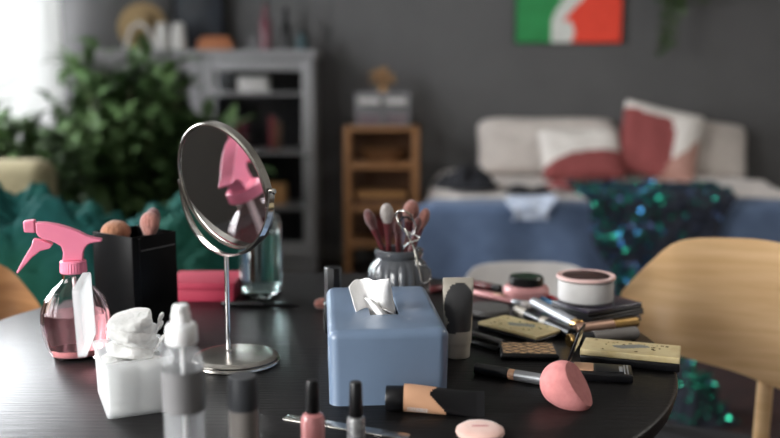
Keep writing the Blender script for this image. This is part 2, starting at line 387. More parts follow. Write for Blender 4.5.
for x0, x1 in ((CX0, xm-.003), (xm+.003, CX1)):
    f = B(); w_ = .06 if x0 > -1 else .07
    o_ = (CX0+CX1)/2
    for a in ((x0, x0+w_, .1, CT-.05), (x1-w_, x1, .1, CT-.05)): box(a[0]-o_, a[1]-o_, 0, .02, a[2], a[3], f)
    for z0, z1 in ((CT-.05-.07, CT-.05), (.1, .2)): box(x0+w_-o_, x1-w_-o_, 0, .02, z0, z1, f)
    d_ = f.build('door', 'cab', cb)
    box(x0+w_-o_, x1-w_-o_, .007, .012, .2, CT-.12).build('door_pane', 'pane', d_)
    B().lathe([(0, .008), (.012, .006), (.02, .013), (.028, .01)], 16).build('knob', 'brushed', d_).matrix_basis = Matrix.Translation(((x1-.03-o_) if x1 > -1 else (x0+.03-o_), 0, .72)) @ Matrix.Rotation(R(90), 4, 'X')
# things in the cabinet
def simple_box(name, label, cat, px0, px1, Y, z, h, m, depth=.12, group=None):
    a, b_ = at(px0, 100, Y).x, at(px1, 100, Y).x
    o = B().rbox(b_-a, depth, h, (0, 0, 0), .004); o = o.build(name, m); o.location = ((a+b_)/2, Y+depth/2, z); return tag(o, label, cat, group)
simple_box('storage_box', 'white box on the top shelf of the glass cabinet', 'box', 238, 268, 5.5, SH[0], .095, 'whitec')
for px, w_, h, m, l in ((232, 6, .17, 'redbk', 'wide red book upright in cabinet, leftmost'), (240, 5, .19, 'wine', 'wine red book upright in cabinet beside the wide one'), (268, 5, .2, 'redbk', 'tall red book upright at right in cabinet'), (274, 5, .17, 'brownbk', 'brown book upright next to tall red one')):
    simple_box('book', l, 'book', px, px+w_, 5.5, SH[1], h, m, group='books on the middle cabinet shelf')
simple_box('storage_basket', 'pale basket low in the glass cabinet', 'basket', 262, 284, 5.5, SH[2], .13, 'tanbk')
# things on the cabinet
def put(px, Y, z, name, label, cat, group=None): 
    p = at(px, 45, Y); return thing(name, label, cat, (p.x, Y, z), 0, group)
h_ = put(143, 5.66, CT, 'straw_hat', 'woven straw hat propped on the left of the cabinet', 'hat')
B().lathe([(.0, .02), (.0, .13), (.006, .15), (.01, .15), (.012, .09), (.05, .085), (.11, .07), (.12, .03)], 36).build('hat_body', 'straw', h_).matrix_basis = Matrix.Translation((0, 0, .152)) @ Matrix.Rotation(R(78), 4, 'X')
a_ = put(140, 5.48, CT, 'letter_ornament', 'small white A shaped ornament in front of straw hat', 'ornament')
lb = B(); lb.tube([(-.09, 0, .01), (-.05, 0, .13), (0, 0, .165), (.05, 0, .13), (.09, 0, .01)], .013, 10); lb.build('arch', 'whitec', a_)
for px, l in ((163, 'left white ceramic vase of the pair on cabinet'), (179, 'right white ceramic vase of the pair on cabinet')):
    v = put(px, 5.5, CT, 'ceramic_vase', l, 'vase', 'white vases on the cabinet')
    B().lathe([(0, .035), (.004, .043), (.06, .045), (.13, .038), (.16, .03), (.165, .034), (.158, .026), (.02, .03)], 28).build('vase_body', 'whitec', v)
pf = put(200, 5.72, CT, 'picture_frame', 'dark framed picture leaning at the wall on cabinet', 'picture')
box(-.17, .17, -.01, .01, 0, .48).build('frame', 'black_mt', pf); box(-.145, .145, -.0115, -.0102, .025, .455).build('print', 'black_pic', pf)
ob = put(216, 5.5, CT, 'trinket_box', 'low orange brown wooden box on the cabinet', 'box')
B().rbox(.21, .1, .055, (0, 0, 0), .01).build('box_body', 'orange', ob); B().rbox(.2, .09, .03, (0, 0, .0555), .02, taper=.8).build('lid', 'orange', ob)
for px, h, m, l in ((266, .30, 'wine', 'tall wine red bottle on the cabinet'), (286, .25, 'black_pl', 'black bottle beside the wine red one on cabinet'), (302, .12, 'teal_s', 'short dark teal bottle at cabinet right end')):
    v = put(px, 5.52, CT, 'bottle', l, 'bottle', 'bottles at the right of the cabinet'); q = h/.3
    B().lathe([(0, .03), (.004, .036), (.17*q, .036), (.2*q, .02), (.27*q, .014)], 24).build('bottle_body', m, v)
    B().lathe([(.2705*q, .015), (.3*q, .015)], 20).build('cap', 'black_mt', v)
c2 = put(253, 5.48, CT, 'glass_jar', 'small clear glass jar on cabinet before the bottles', 'jar')
B().lathe([(0, .03), (.07, .03), (.08, .025)], 24).build('jar_body', 'acry', c2)

# ---- nightstand
NX0, NX1 = at(344, 190, 5.4).x, at(419, 190, 5.4).x; NY0, NY1 = 5.4, 5.76; NT = at(380, 127, 5.4).z; nc = (NX0+NX1)/2
ns = thing('shelf_unit', 'open wooden bedside shelf left of the bed', 'shelf', (nc, NY0, 0)); hw = (NX1-NX0)/2
box(-hw, hw, 0, NY1-NY0, NT-.025, NT).build('top_board', 'oak', ns)
for s in (-1, 1):
    for yy in (.0, NY1-NY0-.04): box(s*hw, s*(hw-.04), yy, yy+.04, 0, NT-.026).build('post', 'oak', ns)
nz = [at(380, z, 5.5).z for z in (163, 186, 205, 240)]
for z in (nz[0], nz[2], nz[3]): box(-hw+.002, hw-.002, .041, NY1-NY0-.041, z-.018, z).build('shelf', 'oak', ns)
for z in (nz[0], nz[2], nz[3]): box(-hw+.041, hw-.041, .004, .036, z-.03, z+.012).build('rail', 'oak', ns)
box(-hw+.041, hw-.041, NY1-NY0-.012, NY1-NY0-.004, .1, NT-.03).build('back_panel', 'brownbk', ns)
bk = thing('wicker_basket', 'small brown wicker basket on the upper bedside shelf', 'basket', (nc+.01, NY0+.18, nz[0]))
B().lathe([(0, .1), (.01, .12), (.07, .15), (.085, .155), (.085, .14), (.02, .11)], 36, sy=.7).build('basket_body', 'wicker', bk)
B().tube([(-.13, 0, .08), (-.08, 0, .125), (0, 0, .14), (.08, 0, .125), (.13, 0, .08)], .007, 8).build('handle', 'wicker', bk)
for i, (l, m, wd) in enumerate((('lower tan book lying on the middle bedside shelf', 'brownbk', .33), ('upper pale tan book lying on the middle bedside shelf', 'tanbk', .31))):
    o = B().rbox(wd, .2, .035, (0, 0, 0), .003).build('book', m); o.location = (nc, NY0+.16, nz[2]+.0355*i+.0005+.012); tag(o, l, 'book', 'books on the bedside shelf')
for i, (px, m, l) in enumerate(((376, 'redbk', 'red book standing in bottom of bedside shelf'), (386, 'wine', 'wine red book next to the red one in bedside shelf'), (395, 'cpink', 'dusty pink book right of the others in bedside shelf'))):
    simple_box('book', l, 'book', px, px+8, 5.47, nz[3], .15+.01*i, m, .14, 'books on the bedside shelf')
og = thing('acrylic_organizer', 'clear acrylic makeup organizer on the bedside shelf', 'organizer', (nc+.005, NY0+.16, NT))
ow = .165; oh = at(380, 92, 5.5).z-NT
ab = B()
for s in (-1, 0, 1): box(s*ow-.003, s*ow+.003, -.07, .07, 0, oh, ab)
for y in (-.07, .07): box(-ow, ow, y-.002, y+.002, 0, oh, ab)
box(-ow, ow, -.07, .07, 0, .005, ab); box(-ow, ow, -.07, .07, oh*.62, oh*.62+.004, ab); ab.build('case', 'acry', og)
for s in (-1, 1):
    B().rbox(ow*.8, .1, oh*.3, (s*ow/2, 0, .006), .01).build('drawer', 'acryc', og)
    B().rbox(ow*.78, .1, oh*.16, (s*ow/2, 0, oh*.64), .01).build('tray', 'cwhite', og)
df = thing('dried_flower', 'brown dried flower head on the acrylic organizer', 'flower', (nc+.01, NY0+.16, NT+oh))
fb = B()
for i in range(60):
    a = random.random()*2*PI; e = random.random()*PI/2; q = .035+.045*random.random()
    p = Vector((math.cos(a)*math.cos(e)*q*1.3, math.sin(a)*math.cos(e)*q, .06+math.sin(e)*q)); 
    fb.lathe([(-.012, .003), (0, .013), (.012, .003)], 6, o=p)
fb.build('flower_head', 'dried', df); B().lathe([(0, .03), (.02, .025), (.06, .02)], 16).build('flower_base', 'dried', df)

# ---- bed
BX0, BX1, BY0, BY1, BZ = .24, 2.2, 3.98, 5.78, .60
def hf(x0, x1, y0, y1, nx, ny, zf, name, m, parent=None, thick=0, smooth=60):
    V = []; F = []
    for j in range(ny+1):
        for i in range(nx+1):
            x = x0+(x1-x0)*i/nx; y = y0+(y1-y0)*j/ny; p = zf(x, y, i/nx, j/ny); V.append(p if isinstance(p, (tuple, Vector)) else (x, y, p))
    for j in range(ny):
        for i in range(nx): a = j*(nx+1)+i; F.append((a, a+1, a+nx+2, a+nx+1))
    b = B(); b.add(V, F); o = b.build(name, m, parent, smooth)
    if thick:
        md = o.modifiers.new('s', 'SOLIDIFY'); md.thickness = thick; md.offset = 0
    return o
bed = thing('double_bed', 'double bed under grey beige linen against the dark wall', 'bed', ((BX0+BX1)/2, BY0, 0)); bo = Vector(((BX0+BX1)/2, BY0, 0))
box(BX0-bo.x+.04, BX1-bo.x-.04, .06, BY1-BY0, .1, .28).build('bed_base', 'bedwood', bed)
for sx in (-.85, .85):
    for sy in (.15, 1.65): box(sx-.03, sx+.03, sy-.03, sy+.03, 0, .099).build('leg', 'bedwood', bed)
B().rbox(BX1-BX0-.06, BY1-BY0-.06, .25, (0, (BY1-BY0)/2+.02, .281), .08, .05, seg=6).build('mattress', 'cwhite', bed)
def nz_(x, y, s, k=0): return noise.noise(Vector((x*s, y*s, k)))
def duvet(x, y, u, v):
    ex = min(u, 1-u); dz = BZ-.02+.03*nz_(x, y, 3)+.015*nz_(x, y, 9)
    side = max(0, 1-ex/.07); dz -= .3*side**2
    return dz
d_ = hf(BX0-.04, BX1+.04, BY0+.03, BY1-.02, 60, 50, duvet, 'duvet', 'sheet', None, .03); d_.parent = bed; d_.location = -bo
# blue blanket across the foot, hanging down
def blk(x, y, u, v):
    L = v*1.15; top = .14
    ed = min(u, 1-u); s = max(0, 1-ed/.05)
    if L < top: yy = BY0+.0+top-L; z = BZ+.015+.018*nz_(x, yy, 4, 3)+.006*nz_(x, yy, 15) - .25*s*s
    else:
        q = L-top; ang = min(q/.06, PI/2); yy = BY0-.04*math.sin(ang)-.012*math.sin(x*17)*min(1, q*3); z = BZ+.015-(.04*(1-math.cos(ang)))-max(0, q-.09)-.012*s
    return (x+(.03*s*(1 if u > .5 else -1)), yy, z)
b_ = hf(BX0-.14, BX1+.07, 0, 1, 80, 60, blk, 'blue_blanket', 'blanket', None, .012)
tag(b_, 'blue blanket spread over the foot of the bed', 'blanket')

def cushion(name, label, cat, c, w_, h, th, ms, kf=None, yaw=0, lean=20, roll=0, group=None, piping=None):
    n = 28; V = []; F = []; K = []
    for side in (1, -1):
        base = len(V)
        for j in range(n+1):
            for i in range(n+1):
                u = i/n*2-1; v = j/n*2-1
                pin = 1-.07*(1-u*u)*(v*v)*1.0; pin2 = 1-.07*(1-v*v)*(u*u)
                e = max(0, (1-u**4)*(1-v**4))**.5
                cr_ = 1-(.13 if name == 'bed_pillow' else .05)*u**4*v**4; wv = 1+(.05*nz_(u*1.3, v*1.3, 1, c[0]+4) if name == 'bed_pillow' else 0); V.append((u*w_/2*pin2*cr_, -side*th/2*e*(1+.25*nz_(u, v, 2, c[0])), (v*h/2)*pin*cr_*wv))
        for j in range(n):
            for i in range(n):
                a = base+j*(n+1)+i; F.append((a, a+1, a+n+2, a+n+1)); K.append(kf((i+.5)/n*2-1, (j+.5)/n*2-1) if kf else 0)
    b = B(); b.add(V, F, K); root = thing(name, label, cat, c, 0, group)
    o = b.build('cover', ms, root, 80)
    bm = bmesh.new(); bm.from_mesh(o.data); bmesh.ops.remove_doubles(bm, verts=bm.verts, dist=.0004); bmesh.ops.recalc_face_normals(bm, faces=bm.faces); bm.to_mesh(o.data); bm.free()
    root.rotation_mode = 'QUATERNION'
    root.rotation_quaternion = (Matrix.Rotation(R(yaw), 4, 'Z') @ Matrix.Rotation(R(-lean), 4, 'X') @ Matrix.Rotation(R(roll), 4, 'Y')).to_quaternion()
    return root
def cpt(px, py, Y): return at(px, py, Y)
cushion('bed_pillow', 'large grey beige pillow at the left of the bed head', 'pillow', cpt(548, 147, 5.55), .92, .40, .17, ['pillow'], lean=28, group='linen pillows at the bed head')
cushion('bed_pillow', 'grey beige pillow at the right of bed head behind the tall cushion', 'pillow', cpt(700, 149, 5.57), .60, .40, .16, ['pillow'], lean=28, roll=8, group='linen pillows at the bed head')
def k1(u, v): return 1 if v < -.1+.25*u-.25*u*u else 0
cushion('scatter_cushion', 'white cushion with a brick red curved lower half, lying left', 'cushion', cpt(581, 154, 5.27), .50, .36, .13, ['cwhite', 'cred'], k1, lean=38, roll=-2)
def k2(u, v):
    if v < .62-.1*u and u < .08+.22*(1-(v+.1)**2) and v > -1.2: return 1
    if v < -.75+1.05*u: return 2
    return 0
cushion('scatter_cushion', 'tall white, brick red and dusty rose cushion tilted on bed', 'cushion', cpt(659, 143, 5.33), .50, .47, .13, ['cwhite', 'cred', 'cpink'], k2, lean=22, roll=14)

def heap(name, label, cat, c, rx, ry, h, m, seed=0, n=48, group=None, rag=.35, fine=.3):
    """crumpled cloth heap"""
    V = []; F = []
    for j in range(n+1):
        for i in range(n*2):
            a = 2*PI*i/(n*2); q = j/n
            e = 1+rag*noise.noise(Vector((math.cos(a)*1.6, math.sin(a)*1.6, seed)))
            x = math.cos(a)*q*rx*e; y = math.sin(a)*q*ry*e
            z = h*(1-q**3)*(.55+.6*noise.noise(Vector((x/rx*1.7, y/ry*1.7, seed+5)))+fine*noise.noise(Vector((x/rx*6, y/ry*6, seed+9))))
            V.append((x, y, max(z, .003)))
    for j in range(n):
        for i in range(n*2):
            k = (i+1) % (n*2); F.append((j*n*2+i, j*n*2+k, (j+1)*n*2+k, (j+1)*n*2+i))
    b = B(); b.add(V, F); o = b.build(name, m, None, 80); o.location = c
    return tag(o, label, cat, group)
heap('black_garment', 'black garment heaped at the left corner of bed', 'garment', (at(470, 190, 4.55).x, 4.62, BZ+.02), .18, .2, .13, 'cloth_blk', 1)
heap('black_garment', 'thin black garment lying flat between black heap and sequins', 'garment', (at(523, 200, 4.45).x, 4.4, BZ+.02), .12, .16, .045, 'cloth_blk', 4)
heap('red_garment', 'small red and white garment on the bed middle', 'garment', (at(570, 198, 4.6).x, 4.66, BZ+.02), .12, .12, .05, 'cred', 12)
# lace lying on the hanging face of the blanket
def drape(name, label, cat, x0, x1, top_y, drop, m, seed=0, off=.03, taper=None, n=60):
    """cloth lying on the bed top from top_y to the foot edge and hanging down by drop"""
    tl = top_y-(BY0-.06)
    def f(x, y, u, v):
        L = v*(tl+drop); x2 = x
        if taper: lo, hi = taper(v); x2 = x0+(x1-x0)*(lo+(hi-lo)*u)
        ruck = .022*noise.noise(Vector((x2*9, L*9, seed)))+.012*noise.noise(Vector((x2*24, L*24, seed)))
        x2 += .03*noise.noise(Vector((x2*5, L*6, seed+3)))
        if L < tl: return (x2, top_y-L, BZ+.035+off+ruck)
        q = L-tl; ang = min(q/.06, PI/2)
        return (x2, BY0-.06-.03*math.sin(ang)-off-abs(ruck)*1.2, BZ+.035+off-.04*(1-math.cos(ang))-max(0, q-.09)+ruck*max(0, 1-q*8))
    o = hf(x0, x1, 0, 1, n, n, f, name, m, None, .004); return o, f
o, _ = drape('lace_garment', '', '', at(508, 220, 3.95).x, at(550, 220, 3.95).x, 4.0, .14, 'cloth_lace', 21, .012, lambda v: (.1*math.sin(v*9), 1-.15*math.cos(v*7)), 30)
tag(o, 'pale crumpled lace garment hanging over the blue blanket', 'garment')
gx0, gx1 = at(580, 220, 3.9).x, at(745, 220, 3.9).x
def tp(v):
    q = max(0, v-.42)/.58
    return (.02+.14*q+.04*math.sin(v*8), 1-.5*q**1.2+.03*math.sin(v*11))
sg = thing('sequin_garment', 'navy garment covered in teal sequins draped over bed foot', 'garment', (0, 0, 0))
o, f = drape('cloth', '', '', gx0, gx1, 4.42, .50, 'cloth_navy', 33, .03, tp, 70); o.parent = sg
sq = B()
for i in range(2300):
    u, v = random.random(), random.random()
    k = noise.noise(Vector((u*4, v*4, 50)))
    if v > .2 and u > .55 and random.random() < .75: continue
    p = Vector(f(gx0+(gx1-gx0)*u, 0, u, v)); nn = Vector((random.gauss(0, .6), -1+random.gauss(0, .5), .6+random.gauss(0, .6))).normalized()
    p += nn*.006; uu = nn.orthogonal().normalized(); vv = nn.cross(uu); r_ = .0042+.0035*random.random()
    kk = random.choice((0, 0, 1, 2, 2, 2, 3)) if k > -.1 else random.choice((1, 2, 2, 2))
    sq.add([p+(uu*math.cos(a)+vv*math.sin(a))*r_ for a in [2*PI*q/8 for q in range(8)]], [tuple(range(8))], kk)
so = sq.build('sequins', ['seq_t', 'seq_b', 'seq_n', 'seq_g'], sg); so['kind'] = 'stuff'
# green sequin heap on the floor behind the table
hp = at(702, 385, 2.9); hg = thing('sequin_garment', 'green sequin heap on the floor seen under the birch chair', 'garment', (hp.x, 2.95, .0125))
hh = heap('cloth', None, None, (0, 0, 0), .13, .13, .20, 'cloth_navy', 60); hh.parent = hg
sq = B(); me = hh.data
for i in range(420):
    v = random.choice(me.vertices); p = Vector(v.co)+Vector((0, 0, .006)); nn = (Vector((0, -.8, .9))+Vector((random.gauss(0, .5), random.gauss(0, .5), random.gauss(0, .5)))).normalized()
    uu = nn.orthogonal().normalized(); vv = nn.cross(uu); r_ = .006
    sq.add([p+(uu*math.cos(a)+vv*math.sin(a))*r_ for a in [2*PI*q/8 for q in range(8)]], [tuple(range(8))], random.choice((0, 1, 1, 2)))
so = sq.build('sequins', ['seq_t', 'seq_g', 'seq_n'], hg); so['kind'] = 'stuff'

# ---- painting
pw0, pw1 = at(516, 20, WY-.03), at(621, 20, WY-.03); pb = at(560, 42.5, WY-.03).z; pw = pw1.x-pw0.x; ph = pw*1.15
pt = thing('wall_painting', 'green, white and orange red abstract painting above the bed', 'painting', (pw0.x, WY-.04, pb))
box(-.006, pw+.006, .001, .038, -.006, ph+.006).build('frame', 'black_mt', pt)
n = 110; V = []; F = []; K = []
for j in range(n+1):
    for i in range(n+1): V.append((pw*i/n, 0, ph*j/n))
for j in range(n):
    for i in range(n):
        X = 516+105*(i+.5)/n; y = 45-105*1.15*(j+.5)/n
        lf = 551+max(0, 24-y)**1.25*.25; rg_ = 584-(y-0)*.9 if y < 24 else 575-abs(y-35)*.35
        if y < 0: rg_ = 584-y*.9; lf = 551+24**1.25*.25-y*.62
        K.append(0 if X < lf else (1 if X < rg_ else 2)); a = j*(n+1)+i; F.append((a, a+1, a+n+2, a+n+1))
cvs = B(); cvs.add(V, F, K); cvs.build('canvas', ['cgreen', 'cwh', 'corg'], pt)

# ---- plants
def leafmesh(b, p, d, L, W, up=Vector((0, 0, 1))):
    d = d.normalized(); s = d.cross(up)
    if s.length < .1: s = Vector((1, 0, 0))
    s.normalize(); n_ = s.cross(d); V = []
    for t_, wq, dr in ((0, .05, 0), (.25, .8, .04), (.55, 1, .02), (.8, .6, -.08), (1, .03, -.2)):
        c = p+d*L*t_+n_*L*dr
        V += [c-s*W/2*wq+n_*W*.12*wq, c, c+s*W/2*wq+n_*W*.12*wq]
    F = []
    for i in range(4):
        for k in (0, 1): a = i*3+k; F.append((a, a+1, a+4, a+3))
    b.add(V, F)
def bush(name, label, base, potr, poth, spread, height, nst, seed, L=.12, W=.06, zlow=.3):
    rnd = random.Random(seed); r = thing(name, label, 'plant', base)
    pp = B(); pp.lathe([(0, potr*.75), (.01, potr*.78), (poth, potr), (poth+.01, potr*1.02), (poth, potr*.94), (poth-.05, potr*.9)], 36); pp.build('pot', 'pot', r)
    B().lathe([(poth-.05, potr*.88), (poth-.045, potr*.6), (poth-.04, .01)], 24).build('soil', 'soil', r)
    st = B(); lf = B()
    for i in range(nst):
        a = rnd.random()*2*PI; q = math.sqrt(rnd.random()); tip = Vector((math.cos(a)*spread[0]*q, math.sin(a)*spread[1]*q, poth+height*(1-.45*q*q)*(.55+.45*rnd.random())))
        p0 = Vector((math.cos(a)*potr*.4*q, math.sin(a)*potr*.4*q, poth-.06)); mid_ = p0.lerp(tip, .5)+Vector((0, 0, height*.12))
        P = [p0.lerp(mid_, t_).lerp(mid_.lerp(tip, t_), t_) for t_ in [k/8 for k in range(9)]]
        st.tube(P, [.006-.0005*k for k in range(9)], 5)
        for k in range(2, 9):
            for s in range(4):
                dd = Vector((rnd.gauss(0, 1), rnd.gauss(0, 1), rnd.gauss(.2, .6)))
                leafmesh(lf, P[k]+dd*.02, dd, L*(.7+.6*rnd.random()), W*(.7+.6*rnd.random()))
    st.build('stems', 'stem', r, 80); lf.build('foliage', 'leaf', r, 80); return r
bush('potted_plant', 'large bushy green plant in front of the grey cabinet', (at(128, 150, 4.4).x, 4.4, 0), .17, .32, (.52, .34), 1.0, 80, 3, L=.15, W=.07)
bush('potted_plant', 'leafy green plant before the white curtain at far left', (at(10, 150, 3.9).x, 3.85, 0), .13, .28, (.24, .16), .84, 45, 5, L=.13, W=.065)
# hanging plant
hx = at(685, 30, 5.5); hz = 1.80
hpz = thing('hanging_plant', 'trailing green plant hanging beside the painting', 'plant', (hx.x, 5.55, hz))
B().lathe([(0, .06), (.01, .075), (.13, .1), (.135, .1), (.13, .09), (.02, .07)], 30).build('pot', 'pot', hpz)
cdm = B()
for a in (0, 2.1, 4.2): cdm.tube([(math.cos(a)*.09, math.sin(a)*.09, .13), (0, 0, .5), (0, 0, CH-hz)], .002, 6)
cdm.build('cord', 'straw', hpz)
lf = B(); st = B(); rn = random.Random(9)
for i in range(20):
    a = rn.random()*2*PI; ln = (.36+.1*rn.random()) if math.cos(a) < -.3 and i % 2 else .1+.18*rn.random(); P = [Vector((math.cos(a)*.08, math.sin(a)*.08, .13)), Vector((math.cos(a)*.12, math.sin(a)*.12, .12))]+[Vector((math.cos(a)*(.125+.01*math.sin(k)), math.sin(a)*.125, .12-ln*1.3*k/8)) for k in range(1, 9)]
    st.tube(P, .0025, 5)
    for p in P[1:]:
        for s in range(4): leafmesh(lf, p, Vector((rn.gauss(0, 1), rn.gauss(0, 1), -.6)), .05, .03)
st.build('stems', 'stem', hpz, 80); lf.build('foliage', 'leaf', hpz, 80)

# ---- armchair and tulle
ac = thing('armchair', 'cream upholstered armchair in front of the left plant', 'armchair', (-1.70, 3.1, 0))
B().rbox(.8, .75, .40, (0, 0, .06), .08, .04, seg=6).build('seat', 'linen', ac)
at_ = at(40, 163, 3.3).z
B().rbox(.8, .17, at_-.4, (0, .37, .40), .07, .06, seg=6).build('backrest', 'linen', ac)
for s in (-1, 1): B().rbox(.15, .58, .24, (s*.325, -.06, .462), .06, .05, seg=6).build('armrest', 'linen', ac)
for sx in (-.33, .33):
    for sy in (-.3, .3): B().lathe([(0, .016), (.06, .022)], 12, o=(sx, sy, 0)).build('leg', 'bedwood', ac)
def tulle(label, c, rx, ry, h, seed):
    b = B(); n = 70; V = []; F = []
    for j in range(n+1):
        for i in range(2*n):
            th = PI/2*(1-j/n); a = PI*i/n; d = Vector((math.cos(a)*math.cos(th), math.sin(a)*math.cos(th), math.sin(th)))
            q = 1+.14*noise.noise(d*1.6+Vector((seed, 0, 0)))+.06*noise.noise(d*5+Vector((seed, 3, 0)))+.03*noise.noise(d*13+Vector((seed, 7, 0)))+.02*noise.noise(d*26)
            V.append((d.x*rx*q, d.y*ry*q, max(0, d.z**.7*h*q)))
    for j in range(n):
        for i in range(2*n): k = (i+1) % (2*n); F.append((j*2*n+i, j*2*n+k, (j+1)*2*n+k, (j+1)*2*n+i))
    b.add(V, F); o = b.build('tulle_skirt', 'tulle', None, 80); o.location = c; tag(o, label, 'tulle skirt', 'teal tulle skirts')
tulle('left heap of green teal tulle before the cream armchair', (-.93, 2.30, 0), .42, .22, .90, 2)
tulle('right heap of teal tulle seen behind the round mirror', (-.66, 2.95, 0), .33, .33, .76, 11)

# ================================================================== ON THE TABLE
def T(px, py, z=0): p = on(px, py, TZ+z); return p
# --- blue tissue box
tb = thing('tissue_box_cover', 'blue grey tissue box cover standing in the table centre', 'tissue box', (-.0105, 1.166, TZ), R(4.5))
Wb, Db, Hb = .146, .248, .0925; nseg = 10; loops = []
def bl(w_, d_, r_, z): return [(x, y, z) for x, y in rr(w_, d_, r_, nseg)]
loops.append(bl(Wb-.006, Db-.006, .012, .001)); loops.append(bl(Wb-.002, Db-.002, .013, 0.0)); loops.append(bl(Wb-.003, Db-.003, .013, .003))
for i in range(7):
    a = PI/2*i/6; ins = .011*(1-math.cos(a)); loops.append(bl(Wb-2*ins, Db-2*ins, max(.0135-ins, .003), Hb-.011+.011*math.sin(a)))
nl = len(loops[0]); out = loops[-1]
angs = [math.atan2(p[1]/Db, p[0]/Wb) for p in out]
ell = lambda s, z: [(math.cos(a)*.027*s, math.sin(a)*.060*s, z) for a in angs]
for f_ in (.5,): loops.append([tuple(Vector(o_).lerp(Vector(e_), f_)) for o_, e_ in zip(out, ell(1.03, Hb))])
loops.append(ell(1.04, Hb)); loops.append(ell(1.0, Hb-.001)); loops.append(ell(1.0, Hb-.0035)); loops.append(ell(1.06, Hb-.005)); loops.append(bl(Wb-.008, Db-.008, .011, Hb-.006)); loops.append(bl(Wb-.008, Db-.008, .011, .001))
B().loft(loops, (False, False)).build('cover_body', 'bluebox', tb, 30)
B().rbox(Wb-.012, Db-.012, .055, (0, 0, .003), .01).build('tissue_pack', 'inside', tb)
# tissue
ts = thing('paper_tissue', 'white tissue pulled up through the oval slot of blue box', 'tissue', (-.0105, 1.155, TZ+.062)); ts.scale = (1.3, 1.2, 1.12)
def tis(x, y, u, v):
    # bottom: squeezed in slot ; top: spread, left corner drooping
    bx = -.015+.032*u+.002*math.sin(u*7); by = -.012+.03*(u-.5)+.012*math.sin(u*7)
    topx = -.033+.0405*u; topz = .059+.012*u-.012*max(0, .2-u); topy = -.012+.02*math.sin(u*5)
    fold = .0035*math.sin(u*PI*2+v*2)*v+.002*noise.noise(Vector((u*5, v*5, 3)))
    k = v**1.0
    return Vector((bx+(topx-bx)*k**.8, by+(topy-by)*k+fold, topz*k-.002+.004*noise.noise(Vector((u*4, v*4, 8)))*v))
o = hf(0, 1, 0, 1, 30, 30, tis, 'front_fold', 'tissue', ts, .0008)
def tis2(x, y, u, v):
    bx = -.002+.02*u; by = -.02+.03*(u-.5)
    tx = -.018+.022*u; tz = .050*(1-.25*u*v)+.003*math.sin(u*6); k = v
    return Vector((bx+(tx-bx)*k+.006*math.sin(v*3), by+(-.022-by)*k+.004*math.sin(u*8+v*3), tz*k*.93-.002))
hf(0, 1, 0, 1, 30, 30, tis2, 'back_fold', 'tissue', ts, .0008)

# --- squeeze tubes
def squeeze(name, label, pos, h, r, upright, mats_, kf, capm, rz=0, caph=.02, roll=0):
    root = thing(name, label, 'cosmetic tube', pos, rz)
    N, K_ = 48, 40; loops = []; z0 = caph+.0005
    for i in range(K_+1):
        f_ = i/K_; z = z0+(h-z0)*f_; q = min(1, max(0, (f_-.05)/.85)); a = r*(1+.12*q); b_ = r*(1-q**1.3)+.0016*q**1.3
        if f_ > .92: b_ = .0016
        loops.append([(a*math.cos(t_)*(1), b_*math.sin(t_), z) for t_ in [2*PI*(j+.5)/N for j in range(N)]])
    body = B().loft(loops, kf=lambda i, j: kf(i/K_, -math.cos(2*PI*(j+.5)/N), math.sin(2*PI*(j+.5)/N))); cap = B().lathe([(0, r*.86), (.001, r*.9), (caph-.001, r*.93), (caph, r*.9)], 36)
    if not upright:
        mt = Matrix.Rotation(R(90), 4, 'Y'); 
        # tube along +x, resting: crimp end drops
        for b in (body, cap):
            nv = []; rings = {}
            for v in b.V:
                y, z = v[0]*math.cos(roll)-v[1]*math.sin(roll), v[0]*math.sin(roll)+v[1]*math.cos(roll)
                nv.append([v[2], y, z]); q_ = round(v[2], 6); rings[q_] = min(rings.get(q_, 9), z)
            b.V = [(x, y, z-rings[round(x, 6)]+.0003) if x > caph+.0004 else (x, y, z+r*.95) for x, y, z in nv]
    body.build('tube_body', mats_, root); cap.build('cap', capm, root); return root
def kfN(f_, u, s):
    # charcoal blob on cream, facing -y (s<0)
    if s > .3: return 0
    x = -u; y = f_
    if y > .93: return 0
    if ((x-.03)/1.0)**2+((y-.56)/.36)**2 < 1: return 1
    if abs(x-.05) < .8 and .18 < y < .5 and (x-.05)**2+((y-.28)/.16)**2*.6 < .75: return 1
    if (x+.55)**2/.12+((y-.24)/.09)**2 < 1: return 1
    return 0
pN = T(458, 358); squeeze('cosmetic_tube', 'cream tube with charcoal print standing on its cap right of blue box', (pN.x, pN.y+.01, TZ), .114, .0195, True, ['cream', 'greyprint'], kfN, 'cream')
def kfO(f_, u, s):
    return 1 if f_ < .36+.10*max(0, u)-.05*math.cos(3*u) else 0
pO = T(386, 412)
squeeze('foundation_tube', 'black and peach squeeze tube lying before the blue box', (pO.x, pO.y+.004, TZ), .116, .0165, False, ['black_pl', 'peach'], kfO, 'black_pl', R(-4), .021, R(36))
fo = bpy.data.objects['foundation_tube']
bc = B(); rb = random.Random(4); xx = .026; roll = R(36)
def pp_(x, th):
    f2 = (x-.0215)/(.116-.0215); q = min(1, max(0, (f2-.05)/.85)); ro_ = .0165
    a = ro_*(1+.12*q)+.0003; b2 = ro_*(1-q**1.3)+.0016*q**1.3+.0003; low = -math.hypot((a-.0003)*math.sin(roll), (b2-.0003)*math.cos(roll))
    # angle th measured in world around the axis
    t_ = th-roll; rad = 1/math.sqrt((math.cos(t_)/a)**2+(math.sin(t_)/b2)**2)
    return (x, rad*math.cos(th), rad*math.sin(th)-low+.0003)
